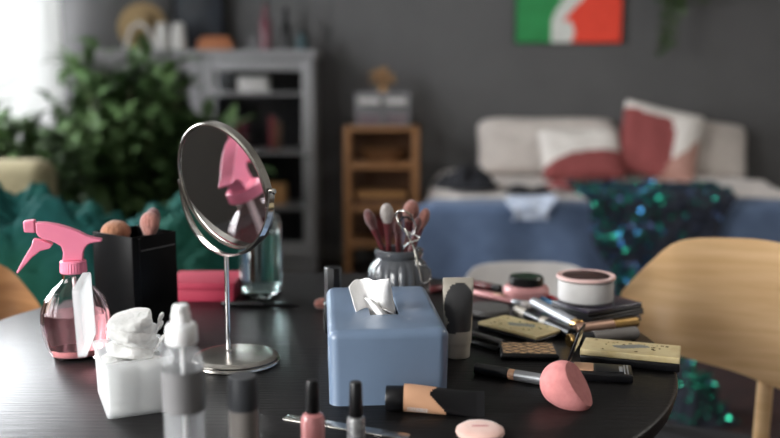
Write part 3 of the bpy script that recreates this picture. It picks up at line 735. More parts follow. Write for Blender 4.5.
while xx < .050:
    ww = rb.choice((.0004, .0007, .001))
    th0, th1, th2 = R(-160), R(-148), R(-136)
    bc.add([pp_(xx, th0), pp_(xx+ww, th0), pp_(xx+ww, th1), pp_(xx, th1), pp_(xx+ww, th2), pp_(xx, th2)], [(0, 1, 2, 3), (3, 2, 4, 5)]); xx += ww+rb.choice((.0005, .0008, .0011))
bc.build('barcode', 'white', fo)

# --- round mirror on stand
pm = T(238, 356); mb = Vector((-.228, 1.232, TZ))
mr = thing('vanity_mirror', 'round tilting steel mirror on a stand, left of blue box', 'mirror', mb)
B().lathe([(0, .060), (.0025, .0615), (.005, .0608), (.006, .0595), (.0085, .0595), (.0105, .057), (.0115, .049), (.012, .008)], 72, o=(.013, -.018, 0)).build('base', 'brushed', mr)
Mz = .245; RM = .091; ang = R(-40.5)
B().lathe([(.012, .006), (.014, .0035), (Mz-RM-.006, .0035)], 20).build('pole', 'chrome', mr)
ax = Vector((math.cos(ang), math.sin(ang), 0)); nv = Vector((ax.y, -ax.x, 0)) # faces left front
P = [ax*(math.cos(a)*(RM+.005))+Vector((0, 0, Mz+math.sin(a)*(RM+.005))) for a in [PI+PI*i/40 for i in range(41)]]
fk = B(); fl = []
for p in P:
    rd = (p-Vector((0, 0, Mz))).normalized(); fl.append([p+rd*a*.0014+nv*b_*.0045 for a, b_ in ((-1, -1), (1, -1), (1, 1), (-1, 1))])
fk.loft(fl); fk.build('fork', 'chrome', mr)
for s in (-1, 1):
    pv = B().lathe([(-.004, .004), (.003, .004), (.005, .0025)], 16).build('pivot_knob', 'chrome', mr)
    pv.matrix_basis = Matrix.Translation(ax*s*(RM+.007)+Vector((0, 0, Mz))) @ (ax*s).to_track_quat('Z', 'Y').to_matrix().to_4x4()
# mirror head: local z = normal
nrm = (nv*math.cos(R(14.5))-Vector((0, 0, 1))*math.sin(R(14.5))).normalized()
hm = Matrix.Translation((0, 0, Mz)) @ nrm.to_track_quat('Z', 'Y').to_matrix().to_4x4()
rim = B().lathe([(-.006, RM-.004), (-.007, RM-.001), (-.005, RM+.001), (.005, RM+.001), (.0072, RM-.001), (.007, RM-.0035), (.0055, RM-.004)], 96, cap=(True, False)).build('mirror_rim', 'brushed', mr); rim.matrix_basis = hm
gl = B().lathe([(.001, RM-.0045)]+[(.0026+(q_**2)*.0020, max(.0002, q_*(RM-.0045))) for q_ in [1-i_/24 for i_ in range(25)]], 128).build('mirror_glass', 'mirror', mr); gl.matrix_basis = hm

# --- pink spray bottle
pb_ = T(78, 356); sb_ = thing('pink_spray_bottle', 'clear fluted spray bottle with pink trigger at far left', 'spray bottle', (pb_.x, pb_.y, TZ), R(14))
prof = [(0, .66), (.002, .72), (.012, .83), (.028, .93), (.048, 1), (.066, .97), (.084, .84), (.098, .62), (.107, .42), (.112, .34), (.1205, .34)]
def smp(pr, n_=34):
    out = []; 
    for i in range(n_+1):
        z = pr[0][0]+(pr[-1][0]-pr[0][0])*i/n_
        for a, b_ in zip(pr, pr[1:]):
            if a[0] <= z <= b_[0]+1e-9: out.append((z, a[1]+(b_[1]-a[1])*(z-a[0])/(b_[0]-a[0]))); break
    return out
rib = lambda a, t_: 1+.028*math.cos(a*12)*(1 if .012 < t_ < .1 else 0)
PR = [(z, r_*.0475) for z, r_ in smp(prof)]
B().lathe(PR+[(z, r_-.0018) for z, r_ in PR[::-1][:-1]]+[(.003, .027)], 96, sy=.78, cap=(True, True), rib=rib).build('bottle_body', 'clear', sb_)
PL = [(z, r_-.0022) for z, r_ in PR if .0135 < z < .064]
B().lathe(PL, 96, sy=.78, rib=rib).build('liquid', 'pinkliq', sb_)
B().lathe([(.0035, .030), (.005, .034), (.010, .0365), (.013, .036)], 64, sy=.78).build('tinted_base', 'rosepl', sb_)
B().tube([(.0, 0, .115), (.002, 0, .07), (.008, .0, .014)], .0028, 12).build('dip_tube', 'white_pl', sb_)
B().lathe([(.1215, .0165), (.123, .0182), (.138, .0176), (.1395, .0158)], 60, rib=lambda a, t_: 1+.02*math.cos(a*30)).build('collar', 'pink', sb_)
k_ = .00139
def hp_(x, y): return ((x-74)*k_, (361.5-y)*k_)
def prism(name, pts, th, m, parent, bev=.0015, y0=0):
    b = B(); n_ = len(pts); V = [(x, y0-th/2, z) for x, z in pts]+[(x, y0+th/2, z) for x, z in pts]
    b.add(V, [tuple(range(n_))[::-1], tuple(range(n_, 2*n_))]+[(i, (i+1) % n_, n_+(i+1) % n_, n_+i) for i in range(n_)])
    o = b.build(name, m, parent); md = o.modifiers.new('b', 'BEVEL'); md.width = bev; md.segments = 3; md.limit_method = 'ANGLE'; md.angle_limit = R(25); return o
head = [(41, 221), (50, 221.5), (62, 224), (72, 227.5), (81, 231.5), (88, 236), (96, 239), (103, 240.5), (103, 243), (95, 243.5), (90, 245), (86.5, 249), (84.5, 254), (84, 261), (64.5, 261), (65.5, 252), (64, 246), (60, 243), (54, 240), (47, 238), (43, 235), (41, 231)]
prism('spray_head', [hp_(*p) for p in head], .0165, 'pink', sb_, .003)
prism('nozzle', [hp_(*p) for p in ((29.5, 219.5), (40.5, 218.5), (40.5, 231.5), (30, 230.5))], .017, 'pink', sb_, .002)
prism('trigger', [hp_(*p) for p in ((38, 237.5), (46, 239), (56, 243.5), (53, 248), (44, 250), (36, 256), (29, 264), (21.5, 272), (20.5, 270.5), (25, 262), (31, 252), (36, 244))], .012, 'pink', sb_, .002)
# tail tip
# --- black brush holder
pbk = Vector((on(136, 341).x, on(136, 341).y, TZ))
bb = thing('brush_box', 'tall black open box of brushes behind the spray bottle', 'box', pbk, R(52)); 
bw, bd, bh = .082, .10, .158
bx_ = B()
# walls; local x along right face, local y along left face
for a in ((0, bw, 0, .002), (0, bw, bd-.002, bd), (0, .002, .002, bd-.002), (bw-.002, bw, .002, bd-.002)): box(a[0], a[1], a[2], a[3], 0, bh, bx_, .0005)
box(.002, bw-.002, .002, bd-.002, 0, .003, bx_, .0005); bx_.build('box_body', 'black_mt', bb)
box(.012, .013, -.0008, -.0001, .002, bh-.003).build('seam', 'black_pl', bb)
st_ = B().tube([(.015, -.0012, bh-.022), (bw-.004, -.0012, bh-.020)], .0006, 6); st_.build('stitching', 'label_grey', bb)
def brush(name, label, base, d, L, headL, headR, mh, mb_, mf='maroon', flat=.75, hr=.004, group=None, fl=.022):
    root = thing(name, label, 'makeup brush', base, 0, group); point_z(root, d)
    B().lathe([(0, hr*.4), (L*.05, hr*.8), (L*.4, hr*1.1), (L-fl, hr)], 20).build('handle', mh, root)
    B().lathe([(L-fl+.0002, hr*1.02), (L-fl+.004, hr*1.15), (L, headR*.62)], 24, sy=flat+.2*(1-flat)).build('ferrule', mf, root)
    pr = [(L+.0002+headL*t_, headR*(.6+.4*min(1, t_*2.5))*math.sqrt(max(.0, 1-max(0, (t_-.45)/.56)**2.2))) for t_ in [i/14 for i in range(15)]]
    B().lathe(pr, 32, sy=flat).build('bristles', mb_, root); return root
def wbb(x, y, z): return pbk+Matrix.Rotation(R(52), 3, 'Z') @ Vector((x, y, z))
brush('powder_brush', 'tan fluffy brush head at left in the black box', wbb(.030, .066, .005), (Matrix.Rotation(R(52), 3, 'Z') @ Vector((-.000, .016, .15))), .131, .038, .025, 'black_pl', 'bristle_t', 'brushed', group='brushes in the black box')
brush('powder_brush', 'dusty pink brush at the front right in the black box', wbb(.045, .03, .005), (Matrix.Rotation(R(52), 3, 'Z') @ Vector((.01, .0, .15))), .148, .036, .0175, 'black_pl', 'bristle_p', 'brushed', group='brushes in the black box')
brush('powder_brush', 'mauve brush at the right corner of black box', wbb(.066, .058, .005), (Matrix.Rotation(R(52), 3, 'Z') @ Vector((.012, -.005, .15))), .152, .034, .015, 'black_pl', 'bristle_m', 'brushed', group='brushes in the black box')
# --- magenta box
pmg = on(236, 303); mg = thing('gift_box', 'flat magenta card box behind the mirror pole', 'box', (pmg.x-.064, pmg.y+.06, TZ))
B().rbox(.118, .105, .022, (0, 0, 0), .002).build('box_body', 'magenta', mg); B().rbox(.122, .109, .013, (0, 0, .0222), .002).build('lid', 'magenta', mg)
# --- glass bottle
pg = on(260.5, 297); gb = thing('glass_bottle', 'clear glass bottle of water behind the round mirror', 'bottle', (pg.x, pg.y+.008, TZ))
po = [(0, .030), (.002, .034), (.008, .038), (.015, .039), (.135, .039), (.148, .035), (.156, .024), (.160, .016), (.185, .0155), (.186, .0165), (.192, .0165)]
B().lathe(po+[(.192, .0135), (.16, .0135), (.154, .022), (.146, .0325), (.134, .0365), (.014, .0365), (.006, .03)], 64, cap=(True, True)).build('bottle_body', mat('soda_glass', 'f2fbfa', .0, trans=1, ior=1.45), gb)
B().lathe([(.0065, .0295), (.0145, .0362), (.118, .0362)], 64).build('water', 'water', gb)
# --- eyeliner behind mirror base
e0, e1 = on(222, 306), on(300, 309); o, L = lay('eyeliner_pencil', 'black eyeliner pencil lying in front of glass bottle', 'pencil', e0, e1)
B().lathe([(0, .0035), (.002, .0045), (.075, .0045)], 20, o=(0, 0, .0045), axis='x').build('cap', 'black_pl', o)
B().lathe([(.0752, .0036), (L-.02, .0036), (L, .0008)], 20, o=(0, 0, .0045), axis='x').build('barrel', 'black_mt', o)

# --- cotton container
pc = on(107.4, 421); cc = thing('cotton_container', 'frosted open plastic box of cotton pads at front left', 'container', (pc.x, pc.y, TZ), R(24))
cw, cdp, chh = .076, .102, .068; b = B()
# local: x right, y back
lo = lambda ins, z: [(cw/2+x, cdp/2+y, z) for x, y in rr(cw-2*ins, cdp-2*ins, .006, 4)]
b.loft([lo(.003, 0), lo(.001, .001), lo(0, .004), lo(-.0015, chh-.006), lo(-.003, chh-.0055), lo(-.003, chh), lo(.0, chh), lo(.0015, .004)], (True, True)); b.build('tub', 'frost', cc)
lid = B()
ll = lambda ins, z: [(x, y, z) for x, y in rr(cw+.004-2*ins, cdp+.004-2*ins, .006, 4)]
lid.loft([ll(.001, 0), ll(0, .001), ll(0, .009), ll(.0012, .009), ll(.0015, .0015)], (True, True)); 
lo_ = lid.build('lid', 'frost', cc)
# hinge along the left edge; lid stands nearly vertical
lo_.matrix_basis = Matrix.Translation((-.0075, cdp/2+.012, chh+.004)) @ Matrix.Rotation(R(-12), 4, 'Z') @ Matrix.Rotation(R(-92), 4, 'Y') @ Matrix.Translation((cw/2+.004, 0, 0)) 
rt = Matrix.Rotation(R(24), 3, 'Z')
pad = None; rc = random.Random(12)
spots = []
for k in range(4):
    for q in range(2): spots.append((.020+.034*q, .026, .004+.0055+k*.012, 0, 0))
    for q in range(2): spots.append((.020+.034*q, .070, .004+.0055+k*.012, 0, 0))
lbl = ['lying in the {} of the tub', 'in the {} layer']
padm = B(); ppr = []
for i in range(9): a = -PI/2+PI*i/8; ppr.append((.0045*math.sin(a), .0155+.003*math.cos(a)))
base_pad = None
desc = []
stack = []
# lower layers seen through the frosted tub, then the visible top heap
for k in range(5):
    for (qx, qy) in ((.021, .022), (.055, .024), (.021, .062), (.054, .066)):
        stack.append((qx+rc.uniform(-.001, .001), qy+rc.uniform(-.001, .001), .008+k*.0115, rc.uniform(-5, 5), rc.uniform(-5, 5), 1.0))
for z, x, y, s, tx, ty in ((.068, .036, .046, 1.5, 8, -6), (.077, .042, .050, 1.45, -12, 8), (.086, .036, .044, 1.5, 12, 6), (.095, .041, .048, 1.4, -8, -12), (.103, .037, .045, 1.42, 10, 10)):
    stack.append((x, y, z, tx, ty, s))
names = ['bottom layer', 'second layer', 'third layer', 'fourth layer', 'fifth layer']
cor = ['front left', 'front right', 'back left', 'back right']
for i, (x, y, z, tx, ty, s) in enumerate(stack):
    if base_pad is None:
        padb = B().lathe(ppr, 28, rib=lambda a, t_: 1+.05*math.sin(a*3+t_*300)+.03*math.sin(a*7)); o = padb.build('cotton_pad', 'cotton'); base_pad = o
    else: o = base_pad.copy(); C.objects.link(o)
    o.location = Vector((pc.x, pc.y, TZ))+rt @ Vector((x, y, z)); o.rotation_euler = (R(tx), R(ty), rc.random()*6); o.scale = (s, s, 1.05 if s == 1 else 1.55)
    l = ('cotton pad in the %s of the frosted tub, %s' % (names[i//4], cor[i % 4])) if i < 20 else 'cotton pad in the heap above the tub rim, ' + ['lowest', 'second from below', 'middle one', 'second from top', 'topmost'][i-20]
    tag(o, l, 'cotton pad', 'cotton pads in the frosted tub')
bs = None
for i, (x, y, z, dx, dy, l) in enumerate(((.070, .048, .098, .5, .1, 'cotton swab rising highest at right of the pad heap'), (.071, .064, .084, .6, .1, 'cotton swab leaning right below the highest one'), (.067, .028, .078, .7, -.2, 'cotton swab lying lowest beside the pads'))):
    if bs is None:
        s_ = thing('cotton_swab', l, 'cotton swab', (0, 0, 0), 0, 'cotton swabs in the frosted tub'); bs = s_
        B().lathe([(-.045, .0012), (0, .0012)], 10).build('stick', 'white_pl', s_); B().lathe([(.0, .0012), (.002, .0026), (.009, .003), (.012, .0016), (.0125, .0003)], 14).build('cotton_tip', 'cotton', s_)
    else: s_ = copy_tree(bs); s_['label'] = l
    s_.location = Vector((pc.x, pc.y, TZ))+rt @ Vector((x, y, z)); point_z(s_, rt @ Vector((dx*.8, dy, .8)))

# --- front bottles
gx = T(181.5, 489); sp = thing('mist_spray_bottle', 'clear spray bottle with grey label and white pump at front', 'spray bottle', (at(181.5, 330, .835).x, .835, TZ)); sp.scale = (1.06, 1.06, .98)
rG = .0187
B().lathe([(0, rG*.9), (.002, rG), (.125, rG), (.131, rG*.93), (.135, rG*.72), (.136, .012), (.14, .012), (.14, .0105), (.134, .0105), (.128, rG*.86), (.123, rG-.0012), (.003, rG-.0012)], 48).build('bottle_body', 'clearg', sp)
B().lathe([(.0035, rG-.0016), (.072, rG-.0016)], 40).build('liquid', mat('milky_water', 'f2f4f6', .05, trans=.93, ior=1.33), sp)
B().lathe([(.074, rG+.0003), (.115, rG+.0003)], 48, cap=(False, False)).build('label', 'label_grey', sp)
B().tube([(0, 0, .137), (.001, 0, .01)], .0018, 10).build('dip_tube', 'white_pl', sp)
B().lathe([(.1405, .0135), (.142, .0142), (.157, .0138), (.160, .0125), (.1605, .009)], 48, rib=lambda a, t_: 1+.012*math.cos(a*24)).build('collar', 'white_pl', sp)
B().lathe([(.161, .0085), (.170, .0085), (.1715, .0075), (.177, .0072), (.179, .006)], 32).build('pump_head', 'white_pl', sp)
B().lathe([(0, .0022), (.003, .002)], 12).build('nozzle', 'white_pl', sp).matrix_basis = Matrix.Translation((.0, -.0083, .1745)) @ Matrix.Rotation(R(90), 4, 'X')
dk = thing('dark_cosmetic_bottle', 'small bottle with dark grey cap between mist bottle and nail polish', 'bottle', (at(243, 400, .85).x, .85, TZ))
B().lathe([(0, .0135), (.0015, .0142), (.067, .0142)], 40).build('bottle_body', 'bodygrey', dk); B().lathe([(.0672, .0146), (.069, .015), (.098, .0145), (.1005, .0132), (.1008, .011)], 40).build('cap', 'capgrey', dk)
def polish(label, px, Y, m, w_, capw, bz, tz_):
    r = thing('nail_polish', label, 'nail polish', (at(px, 430, Y).x, Y, TZ), 0, 'nail polishes before the blue box')
    b = B(); 
    if m == 'polish': b.lathe([(0, w_*.45), (.002, w_*.5), (bz-.008, w_*.5), (bz-.003, w_*.42), (bz-.001, capw*.5)], 36)
    else: b.lathe([(0, w_*.45), (.002, w_*.5), (bz-.006, w_*.5), (bz-.002, w_*.46), (bz-.001, capw*.5)], 36)
    b.build('bottle_body', m, r); B().lathe([(bz, capw*.48), (bz+.0015, capw*.5), (tz_-.002, capw*.44), (tz_, capw*.38)], 30).build('cap', 'black_pl', r)
polish('dusty pink nail polish with black cap before the blue box', 313, .905, 'polish', .0255, .0148, .043, .0775)
polish('silver glitter nail polish with black cap before the blue box', 356, .905, 'glitter', .0195, .0150, .039, .0755)
p0, p1 = on(284.5, 417.5), on(409, 438); o, L = lay('nail_file', 'steel nail file lying behind the two nail polishes', 'nail file', (p0.x, p0.y, TZ), (p1.x, p1.y, TZ))
nf = B(); nf.rbox(L, .017, .0016, (L/2, 0, 0), .0055, .0005, seg=6); nf.build('file_blade', 'brushed', o)
pf_ = on(480, 436); pu = thing('powder_puff', 'round pale pink powder puff at the front edge', 'powder puff', (pf_.x, pf_.y, TZ))
B().lathe([(0, .022), (.002, .0255), (.005, .027), (.008, .0262), (.0105, .0225), (.0115, .015)], 48).build('puff_body', 'puff', pu)
B().rbox(.018, .004, .0006, (0, 0, .0117), .001).build('ribbon', 'rosepl', pu)

# --- beauty sponge
bpz = on(560, 402); q = B(); pr = []
for i in range(41):
    t_ = i/40; a = PI*t_
    r_ = .0262*math.sin(a)**1.0*(1-.0*t_) if t_ < .5 else .0262*(math.sin(a)**1.0*(1-(t_-.5)*.35))
    z = -.0262*math.cos(a) if t_ < .5 else -.0395*math.cos(a)
    pr.append((z, max(r_, .0002)))
q.lathe(pr, 64); so = q.build('makeup_sponge', 'sponge')
bm = bmesh.new(); bm.from_mesh(so.data)
nrmc = Vector((.0, .93, .36)).normalized()
res = bmesh.ops.bisect_plane(bm, geom=bm.verts[:]+bm.edges[:]+bm.faces[:], plane_co=(0, .0150, .010), plane_no=nrmc, clear_outer=True)
ed = [e for e in res['geom_cut'] if isinstance(e, bmesh.types.BMEdge)]
bmesh.ops.contextual_create(bm, geom=ed)
for e in ed: 
    if e.is_valid: e.smooth = False
bm.to_mesh(so.data); bm.free()
# axis points right / toward camera / slightly down; cut faces up-right
zax = Vector((.60, -.30, -.50)).normalized(); yv = Vector((.70, -.45, .60)); yax = (yv-zax*yv.dot(zax)).normalized(); xax = yax.cross(zax)
so.matrix_world = Matrix.Translation((bpz.x+.001, bpz.y-.010, TZ+.0268)) @ Matrix((xax, yax, zax)).transposed().to_4x4() @ Matrix.Scale(1.06, 4)
tag(so, 'pink teardrop makeup sponge with a slanted cut at right front', 'sponge')

# --- ribbed jar with brushes and curler
pj = Vector((.0145, 1.44, TZ)); jr = thing('ribbed_jar', 'grey glazed ribbed jar of brushes behind the blue box', 'jar', pj)
jp = [(0, .036), (.003, .041), (.02, .048), (.06, .050), (.085, .0485), (.098, .0435), (.104, .0375), (.106, .036), (.109, .0385), (.114, .0400), (.119, .0395), (.121, .037), (.119, .034), (.108, .0325), (.098, .038), (.06, .045), (.01, .038)]
B().lathe(smp_ := jp, 144, rib=lambda a, t_: 1+(.07*abs(math.cos(a*11))-.045 if .01 < t_ < .096 else 0)).build('jar_body', 'jar', jr)
def jbrush(label, px, py, Y, base, headL, headR, mb_, flat=.8, mf='maroon', mh='maroon'):
    tip = at(px, py, Y); ba = pj+Vector(base); d = tip-ba; brush('makeup_brush', label, ba, d, d.length-headL, headL, headR, mh, mb_, mf, flat, .0045, 'brushes in the ribbed jar')
jbrush('mauve brush leaning furthest left in ribbed jar', 366.5, 209.5, 1.44, (.014, 0, .015), .034, .0115, 'bristle_m')
jbrush('white tipped brush standing in ribbed jar', 386.5, 203.5, 1.43, (-.012, .008, .015), .032, .0112, 'bristle_w')
jbrush('large dusty pink brush, tallest in ribbed jar', 412.5, 200, 1.46, (.0, .01, .015), .036, .0155, 'bristle_p')
jbrush('dusty pink brush leaning furthest right in ribbed jar', 427, 208.5, 1.45, (-.014, -.004, .015), .034, .011, 'bristle_p')
jbrush('small mauve brush between pink brushes in ribbed jar', 419, 217, 1.415, (-.006, -.016, .015), .024, .008, 'bristle_m')
jbrush('short maroon brush in the middle of ribbed jar', 397, 222, 1.47, (.005, .014, .015), .02, .007, 'bristle_m')
# curler
cu_ = thing('eyelash_curler', 'steel eyelash curler hooked on the ribbed jar rim', 'eyelash curler', at(411, 244, 1.388))
co = Vector(cu_.location)
def cp(px, py, Y=1.385): return at(px, py, Y)-co
cb1 = B(); cb1.tube([cp(405, 228), cp(408, 235), cp(412, 243), cp(415, 252), cp(418, 265), cp(421, 281), cp(423, 283.5), cp(428, 282), cp(431, 277), cp(430, 270), cp(426, 266), cp(420, 265.5)], .0016, 10); cb1.build('handle', 'chrome', cu_)
cb2 = B(); cb2.tube([cp(404, 248, 1.392), cp(409, 243, 1.38), cp(418, 240, 1.38), cp(420, 237, 1.38), cp(412, 234, 1.385), cp(403, 230, 1.39), cp(398, 222, 1.39)], .0015, 10); cb2.build('handle', 'chrome', cu_)
cb3 = B(); cb3.tube([cp(396, 215), cp(400, 226), cp(408, 236), cp(414, 234), cp(416, 226), cp(411, 215), cp(408, 213)], .0013, 10); cb3.tube([cp(396, 215), cp(399, 211, 1.375), cp(404, 210.5, 1.372), cp(409, 213.5)], .0019, 10); cb3.build('clamp', 'chrome', cu_)
cb4 = B(); cb4.tube([cp(399, 222), cp(402, 217.5, 1.374), cp(407, 217, 1.372), cp(412, 220)], .0017, 10); cb4.build('clamp_bar', 'black_pl', cu_)

# --- bottle behind tissue box, pink applicator
bf = thing('foundation_bottle', 'black capped square bottle behind left corner of blue box', 'bottle', (at(333, 270, 1.37).x, 1.37, TZ), R(8))
B().rbox(.03, .03, .05, (0, 0, 0), .004).build('bottle_body', 'black_pl', bf); B().lathe([(.0502, .0135), (.102, .0133), (.104, .0125)], 8).build('cap', 'black_pl', bf)
p0 = on(314, 309.5); o, L = lay('blush_stick', 'rounded salmon pink stick end left of the blue box', 'makeup stick', (p0.x, p0.y, TZ), (p0.x+.09, p0.y+.02, TZ))
B().lathe([(0, .001), (.001, .004), (.004, .0075), (.009, .0095), (.03, .0098)], 28, o=(0, 0, .0098), axis='x').build('tip', 'bristle_p', o); B().lathe([(.0302, .008), (.088, .007), (.09, .004)], 24, o=(0, 0, .0098), axis='x').build('handle', 'rose', o)

# --- right hand clutter
def stick(name, label, cat, a, b_, r_, segs, group=None, n_=28):
    """lying round stick; segs: (part name, f0, f1, radius factor, material, end)"""
    p0, p1 = on(*a), on(*b_); o, L = lay(name, label, cat, (p0.x, p0.y, TZ), (p1.x, p1.y, TZ), group)
    for nm, f0, f1, k_, m, pt_ in segs:
        x0, x1 = L*f0+.0001, L*f1-.0001; rr_ = r_*k_
        if pt_ == 1: pr_ = [(x0, rr_*.9), (x0+.001, rr_), (x1-.25*(x1-x0), rr_*.9), (x1, rr_*.12)]
        elif pt_ == 2: pr_ = [(x0, rr_*.6), (x0+.3*(x1-x0), rr_), (x0+.7*(x1-x0), rr_*.9), (x1, rr_*.2)]
        else: pr_ = [(x0, rr_*.92), (x0+.0008, rr_), (x1-.0008, rr_), (x1, rr_*.92)]
        B().lathe(pr_, n_, o=(0, 0, r_), axis='x').build(nm, m, o)
    return o
stick('concealer_tube', 'black capped concealer with silver body lying left of pink sponge', 'concealer', (475.5, 374), (546, 386), .0078, [('cap', 0, .48, 1, 'black_pl', 0), ('ring', .48, .57, .93, 'peach', 0), ('barrel', .57, 1, .95, 'silver', 0)])
# bronzer compact
pbz = on(528.5, 355); cz = thing('bronzer_compact', 'black bronzer compact with crosshatch pattern on pan, behind the concealer', 'compact', (pbz.x, pbz.y+.004, TZ), R(-3))
B().rbox(.082, .062, .009, (0, 0, 0), .004).build('case', 'black_pl', cz)
gb_ = B(); nx, ny = 90, 66; V = []; F = []; K = []
for j in range(ny+1):
    for i in range(nx+1): V.append((-.037+.074*i/nx, -.027+.054*j/ny, .0095))
for j in range(ny):
    for i in range(nx):
        x = .074*(i+.5)/nx; y = .054*(j+.5)/ny; a = j*(nx+1)+i; F.append((a, a+1, a+nx+2, a+nx+1))
        u = (x*.75+y*1.1+.002*math.sin(y*300)) % .0155; v = (x*.75-y*1.1+.0015*math.sin(x*260)+1) % .0155; K.append(1 if (u < .0036 or v < .0034 or (.006 < u < .0075 and v < .009)) else 0)
gb_.add(V, F, K); gb_.build('powder_pan', ['bronzer', 'black_mt'], cz)
# gold palettes
def palette(label, c, w_, d_, h, rz, zoff=0, blob=True):
    r = thing('eyeshadow_palette', label, 'palette', (c[0], c[1], TZ+zoff), rz)
    B().rbox(w_, d_, h*.55, (0, 0, 0), .002).build('tray', 'black_pl', r)
    n1, n2 = 60, 30; V = []; F = []; K = []
    B().rbox(w_, d_, h*.42, (0, 0, h*.56), .0015).build('lid', 'goldfoil', r)
    for j in range(n2+1):
        for i in range(n1+1): V.append((-w_*.47+w_*.94*i/n1, -d_*.45+d_*.9*j/n2, h*.985))
    rn2 = random.Random(int(w_*1000)); dots = [(rn2.uniform(-.42, .42), rn2.uniform(-.42, .42)) for _ in range(26)]
    for j in range(n2):
        for i in range(n1):
            x = (i+.5)/n1-.5; y = (j+.5)/n2-.5; a = j*(n1+1)+i; F.append((a, a+1, a+n1+2, a+n1+1))
            k__ = 0
            if blob and (x/.2)**2+((y-.05-.1*math.sin(x*12))/.17)**2 < 1: k__ = 1
            elif any(abs(x-p)*w_ < .0016 and abs(y-s)*d_ < .0016 for p, s in dots): k__ = 2
            K.append(k__)
    g = B(); g.add(V, F, K); g.build('lid_print', ['goldfoil', 'greyfoil', 'gold'], r); return r
palette('pale gold palette lying left of the lipsticks behind bronzer compact', on(520, 333)[:2], .118, .066, .013, R(-48))
palette('pale gold palette hanging at the right table edge', (.336, 1.216), .132, .062, .0215, R(-19))
# open compact
oc = thing('open_compact', 'black compact standing open before the right gold palette', 'compact', (.279, 1.152, TZ), R(-12))
B().rbox(.082, .048, .011, (0, 0, 0), .002).build('case', 'black_pl', oc)
B().rbox(.026, .034, .0008, (-.022, .002, .0112), .002).build('powder_pan', 'peach', oc)
B().rbox(.030, .036, .0006, (.008, .002, .0112), .002).build('cover_flap', 'navy', oc)
for k in range(2): B().rbox(.0018, .04, .0006, (.031+.004*k, 0, .0112), .0005).build('trim_strip', 'silver', oc)
B().rbox(.005, .02, .0008, (.0265, 0, .0112), .001).build('emblem', 'silver', oc)
ld = B().rbox(.056, .048, .003, (.028, 0, 0), .0015).build('lid', 'black_pl', oc)
ml = B().rbox(.044, .042, .0006, (.025, 0, -.0009), .002).build('mirror_glass', 'mirror', ld)
ld.matrix_basis = Matrix.Translation((-.041, 0, .012)) @ Matrix.Rotation(R(-10), 4, 'Z') @ Matrix.Rotation(R(-72), 4, 'Y')
# eye pens left of bronzer
stick('eyeliner_pen', 'black eyeliner pen right of the cream tube, nearer one', 'eyeliner', (440, 336), (499, 353.5), .0048, [('cap', 0, .5, 1, 'black_pl', 0), ('barrel', .5, 1, .9, 'black_mt', 0)])
stick('eyeliner_pen', 'charcoal eyeliner pen right of the cream tube, farther one', 'eyeliner', (447, 329), (503, 345.5), .0046, [('cap', 0, .45, 1, 'capgrey', 0), ('barrel', .45, 1, .9, 'softgrey', 0)])
# grey round compact
p = on(488, 316); rc_ = thing('round_compact', 'round compact with soft grey lid behind left gold palette', 'compact', (p.x, p.y+.0, TZ))
B().lathe([(0, .034), (.001, .036), (.0075, .0365)], 56).build('base', 'black_pl', rc_); B().lathe([(.0077, .0362), (.014, .0365), (.016, .0355), (.0165, .033)], 56).build('lid', 'softgrey', rc_)
# lipsticks
stick('lipstick', 'navy black lipstick with cream band beside silver tube', 'lipstick', (516, 315), (572, 340), .0090, [('base', 0, .22, .9, 'cream', 0), ('body', .22, .5, 1, 'navy', 0), ('band', .5, .6, 1.02, 'cream', 0), ('cap', .6, 1, 1, 'navy', 0)])
stick('mascara', 'silver mascara tube with round gold end', 'mascara', (534, 308), (581, 333.5), .0098, [('cap', 0, .35, .95, 'silver', 0), ('barrel', .35, .88, 1, 'silver', 0), ('end_cap', .88, .97, 1.0, 'gold', 0), ('end_button', .97, 1, .55, 'gold', 0)])
stick('lipstick', 'grey lipstick tube with gold ring before the rose gold one', 'lipstick', (568, 347), (636, 339), .0098, [('ring', 0, .06, 1.0, 'gold', 0), ('base', .06, .35, .95, 'navy', 0), ('cap', .35, 1, 1, 'bodygrey', 0)])
stick('lipstick', 'rose gold lipstick tube behind the grey one', 'lipstick', (575, 336), (636, 327.5), .0095, [('cap', 0, .6, 1, 'rose', 0), ('base', .6, 1, .94, 'gold', 0)])
# palettes stack
def card(name, label, c, w_, d_, h, rz, m, z, band=None):
    r = thing(name, label, 'palette', (c[0], c[1], TZ+z), rz, 'dark palettes stacked under the powder jar')
    B().rbox(w_, d_, h*.5, (0, 0, 0), .0015).build('tray', 'black_pl', r); B().rbox(w_-.001, d_-.001, h*.47, (0, 0, h*.51), .0015).build('lid', m, r); return r
PC = on(603, 316)
card('makeup_palette', 'dark green palette, lowest of the stack under the powder jar', (.325, 1.447), .150, .092, .010, R(24), 'dkgreen', 0)
card('makeup_palette', 'black palette in the middle of the stack under powder jar', (.343, 1.447), .120, .090, .010, R(33), 'black_pl', .0105)
card('makeup_palette', 'purple black palette, topmost of the stack under the powder jar', (.341, 1.450), .120, .088, .009, R(31), 'purple', .021)
pj2 = thing('powder_jar', 'white powder jar with pink rim and dark brown disc on the palette stack', 'jar', (at(585.5, 290, 1.455).x, 1.455, TZ+.0305))
B().lathe([(0, .044), (.002, .0475), (.038, .0475), (.038, .0455), (.004, .0455)], 64).build('jar_wall', 'clearg', pj2)
B().lathe([(.003, .044), (.0045, .0448), (.035, .0448)], 56).build('powder', 'powderw', pj2)
B().lathe([(.0382, .0470), (.039, .0482), (.0425, .0480), (.0435, .047), (.0432, .0425), (.0425, .040)], 64).build('lid', 'palerose', pj2)
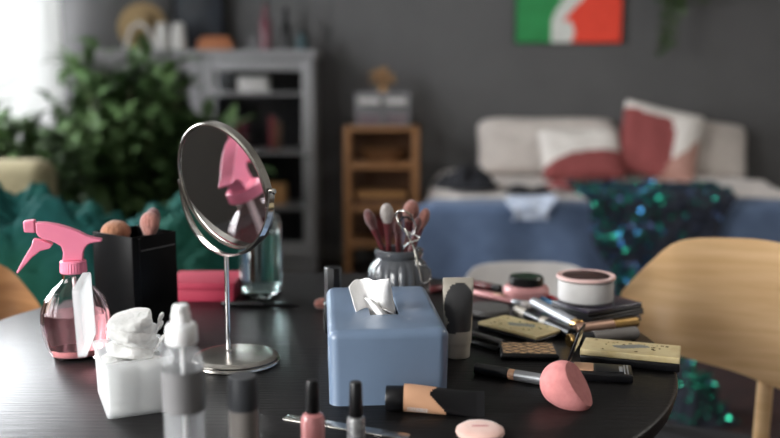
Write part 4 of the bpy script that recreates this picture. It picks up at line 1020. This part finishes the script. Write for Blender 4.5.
B().lathe([(.0426, .0385), (.0432, .0375)], 48, rib=lambda a, t_: 1-.10*math.exp(-((a-1.9)/.25)**2)-.12*math.exp(-((a-4.6)/.3)**2)).build('label_disc', 'darkdisc', pj2)
p = on(526, 296); bj = thing('cream_jar', 'pink cream jar with black lid left of the powder jar', 'jar', (p.x, p.y, TZ))
B().lathe([(0, .038), (.003, .0415), (.014, .042), (.02, .038), (.0215, .032)], 56).build('jar_body', 'rosepl', bj); B().lathe([(.0217, .0305), (.023, .0315), (.036, .0312), (.038, .0295)], 48).build('lid', 'black_pl', bj)
# pink brush
stick('makeup_brush', 'pink handled brush with pale bristles pointing right', 'makeup brush', (470, 294), (533, 309), .0048, [('handle', 0, .7, 1, 'rosepl', 0), ('ferrule', .7, .83, 1.1, 'silver', 0), ('bristles', .83, 1, 1.5, 'bristle_w', 2)])
stick('makeup_brush', 'second pink brush, mostly behind the cream tube', 'makeup brush', (452, 291), (505, 298), .0042, [('handle', 0, .8, 1, 'rosepl', 0), ('ferrule', .8, 1, .9, 'rose', 0)])
stick('lip_gloss', 'maroon lip gloss tube with black end left of cream jar', 'lip gloss', (458, 284.5), (501, 292), .0068, [('barrel', 0, .8, 1, 'maroon', 0), ('cap', .8, 1, .9, 'black_pl', 0)])
stick('lip_gloss', 'dark maroon lip gloss between ribbed jar and cream tube', 'lip gloss', (428, 294), (452, 290), .0068, [('barrel', 0, .7, 1, 'maroon', 0), ('cap', .7, 1, .9, 'maroon', 0)])
stick('eye_pencil', 'green eye pencil beside the silver mascara', 'pencil', (537, 304.5), (581, 326), .004, [('barrel', 0, .85, 1, 'green', 0), ('tip', .85, 1, .9, 'birch', 1)])
stick('eye_pencil', 'blue eye pencil under the edge of powder jar', 'pencil', (541, 300), (566, 312), .004, [('barrel', 0, .85, 1, 'blueb', 0), ('tip', .85, 1, .9, 'birch', 1)])
stick('eye_pencil', 'red eye pencil between cream jar and powder jar', 'pencil', (546, 297), (562, 304), .0038, [('barrel', 0, .85, 1, 'red', 0), ('tip', .85, 1, .9, 'birch', 1)])
